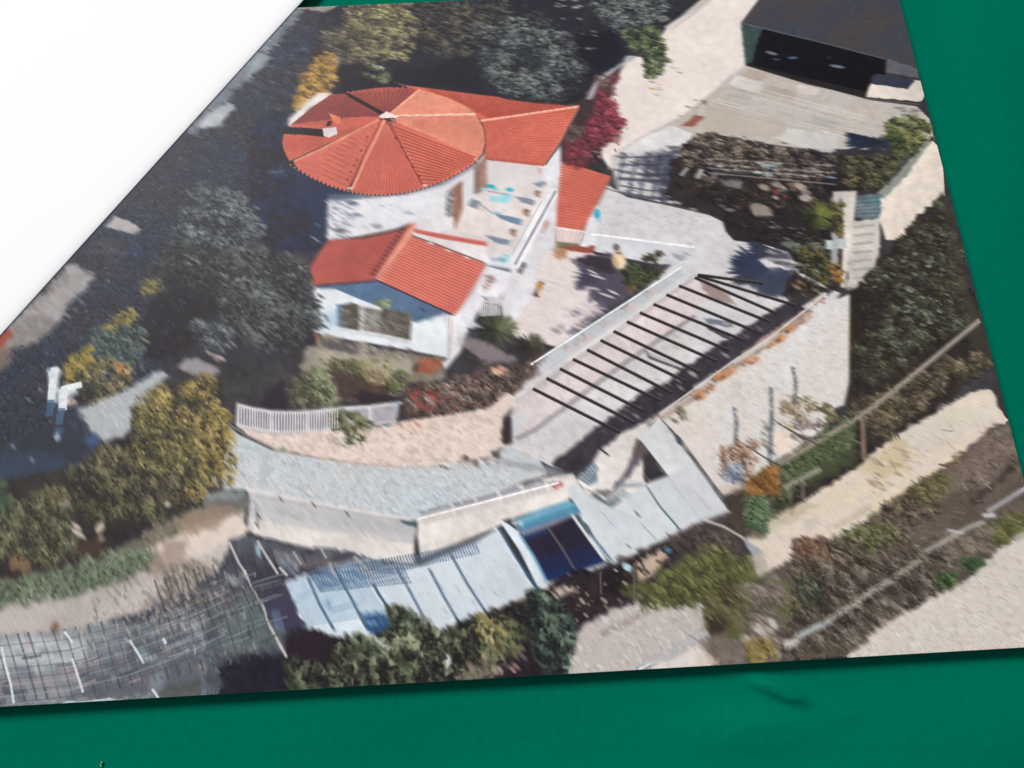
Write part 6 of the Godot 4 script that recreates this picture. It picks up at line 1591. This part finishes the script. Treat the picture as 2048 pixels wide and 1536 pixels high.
	# lime-green bush and its grey neighbour
	P([900, 880, 1120, 840, 1300, 700, 1500, 640, 1720, 680, 1740, 800, 1960, 860, 2060, 1000, 1960, 1120, 1800, 1200, 1600, 1240, 1440, 1160, 1420, 980, 1250, 1000, 1040, 990], k(92, 94, 62), {"j": 7, "nm": 0.2, "nf": 0.2})
	var lime := [k(58, 56, 46), k(84, 88, 54), k(108, 115, 66), k(140, 143, 94)]
	F([1160, 820, 1340, 680, 1540, 630, 1720, 680, 1700, 820, 1500, 920, 1420, 980, 1200, 1000, 1040, 980, 1060, 900], lime, 15, 6.5, {"thick": 1.9, "asp": 0.25, "turn": 25.0})
	F([1440, 960, 1660, 860, 1740, 900, 1680, 1120, 1520, 1150, 1440, 1080], [k(60, 54, 46), k(92, 88, 62), k(120, 114, 84)], 16, 9, {"thick": 1.3, "asp": 0.25})
	F([1680, 860, 1900, 860, 1960, 1000, 1880, 1120, 1700, 1180], [k(88, 80, 72), k(118, 108, 98), k(150, 142, 134)], 16, 9, {"thick": 1.3, "asp": 0.3, "con": 0.25})
	P([1440, 1080, 1560, 1120, 1560, 1200, 1460, 1180], k(54, 46, 44), {"j": 5, "a": 0.85})
	P([1440, 1190, 1640, 1220, 1900, 1180, 1940, 1260, 1900, 1360, 1500, 1400, 1440, 1290], k(116, 104, 98), {"j": 6, "nm": 0.15, "nf": 0.2})
	S([1640, 1180, 1920, 1080, 1920, 1310, 1680, 1260], 40, [k(222, 214, 208), k(196, 186, 178), k(160, 146, 136)], 12, {"a": 0.8, "asp": 0.5})
	F([1680, 1240, 1860, 1220, 1900, 1330, 1720, 1370], [k(96, 84, 56), k(136, 120, 74), k(166, 148, 104)], 11, 6)
	P([1400, 1300, 1500, 1330, 1500, 1400, 1380, 1400], k(206, 192, 180), {"j": 4, "a": 0.8})
	L([1960, 1260, 2020, 1225], 9, k(196, 194, 192))
	# red bougainvillea beside the long wing
	sheet(880, 0, 4.2667)
	P([1040, 1230, 1110, 1100, 1200, 930, 1280, 760, 1400, 640, 1520, 640, 1480, 760, 1460, 900, 1560, 1080, 1440, 1220, 1290, 1260, 1280, 1400, 1200, 1420, 1050, 1380], k(96, 54, 60), {"j": 6, "nm": 0.25})
	P([1190, 920, 1290, 820, 1320, 960, 1240, 1040, 1160, 1060], k(56, 50, 54), {"j": 5, "a": 0.85})
	F([1300, 740, 1460, 780, 1480, 900, 1560, 1060, 1460, 1200, 1260, 1280, 1240, 1400, 1060, 1370, 1060, 1270, 1220, 1160, 1280, 1020, 1360, 940], [k(78, 46, 54), k(118, 56, 68), k(150, 64, 80), k(178, 100, 108)], 12, 6, {"thick": 1.2})
	S([1100, 1100, 1300, 800, 1500, 900, 1520, 1120, 1250, 1400, 1080, 1360], 70, [k(70, 50, 54), k(60, 56, 56), k(96, 60, 62)], 7, {"a": 0.7})
	F([1320, 640, 1480, 640, 1470, 760, 1340, 760], [k(60, 52, 56), k(98, 78, 82), k(140, 116, 114)], 11, 6, {"a": 0.8})
	F([1060, 1060, 1220, 1040, 1180, 1180, 1070, 1220], [k(60, 56, 58), k(96, 84, 80), k(130, 104, 98)], 11, 6, {"a": 0.8})
	S([1480, 900, 1580, 900, 1580, 1140, 1300, 1420, 1260, 1300, 1460, 1220], 24, [k(190, 110, 118), k(176, 76, 92), k(206, 150, 150)], 7, {"a": 0.7})
	SL([1380, 760, 1560, 840, 1640, 1060, 1560, 1220, 1380, 1400, 1240, 1420, 1300, 1280, 1480, 1180, 1540, 1060, 1440, 900], 60, [k(160, 72, 88), k(128, 60, 72), k(190, 120, 126), k(92, 60, 64)], 6, {"a": 0.75, "turn": 60.0})
	P([1590, 475, 1690, 480, 1420, 650, 1400, 630, 1560, 530], k(166, 172, 174), {"j": 1})
	P([1310, 720, 1360, 690, 1300, 850, 1240, 850], k(160, 164, 168), {"j": 1.5})
	P([1360, 660, 1420, 640, 1400, 670, 1370, 680], k(176, 178, 180), {"j": 1})
	P([905, 1410, 1030, 1230, 1035, 1500, 1000, 1536, 900, 1536, 870, 1440], k(222, 222, 228), {"a": 0.9})

# ink spreads a little into its neighbours along the lean of the strokes; then the paper's fine grain
func soften() -> void:
	var src := buf.duplicate()
	var by := 32
	for y0 in range(0, H, by):
		for x0 in range(0, W, by):
			var an := lean(x0 + by * 0.5, y0 + by * 0.5)
			var reach := 2.2 + 1.7 * (1.0 - float(x0) / W)
			var o1 := Vector2i(roundi(cos(an) * reach), roundi(sin(an) * reach))
			var o2 := Vector2i(roundi(cos(an) * reach * 2.0), roundi(sin(an) * reach * 2.0))
			var d1 := (o1.y * W + o1.x) * 3
			var d2 := (o2.y * W + o2.x) * 3
			for y in range(y0, y0 + by):
				if y < 10 or y > H - 11:
					continue
				var row := ((y * 7) & 511) << 9
				for x in range(maxi(x0, 10), mini(x0 + by, W - 10)):
					var i := (y * W + x) * 3
					var g := NF[row + ((x * 5) & 511)] * 3.0
					buf[i] = clampi(int((src[i] * 2 + src[i + d1] * 2 + src[i - d1] * 2 + src[i + d2] + src[i - d2]) * 0.125 + g), 0, 255)
					buf[i + 1] = clampi(int((src[i + 1] * 2 + src[i + d1 + 1] * 2 + src[i - d1 + 1] * 2 + src[i + d2 + 1] + src[i - d2 + 1]) * 0.125 + g), 0, 255)
					buf[i + 2] = clampi(int((src[i + 2] * 2 + src[i + d1 + 2] * 2 + src[i - d1 + 2] * 2 + src[i + d2 + 2] + src[i - d2 + 2]) * 0.125 + g), 0, 255)
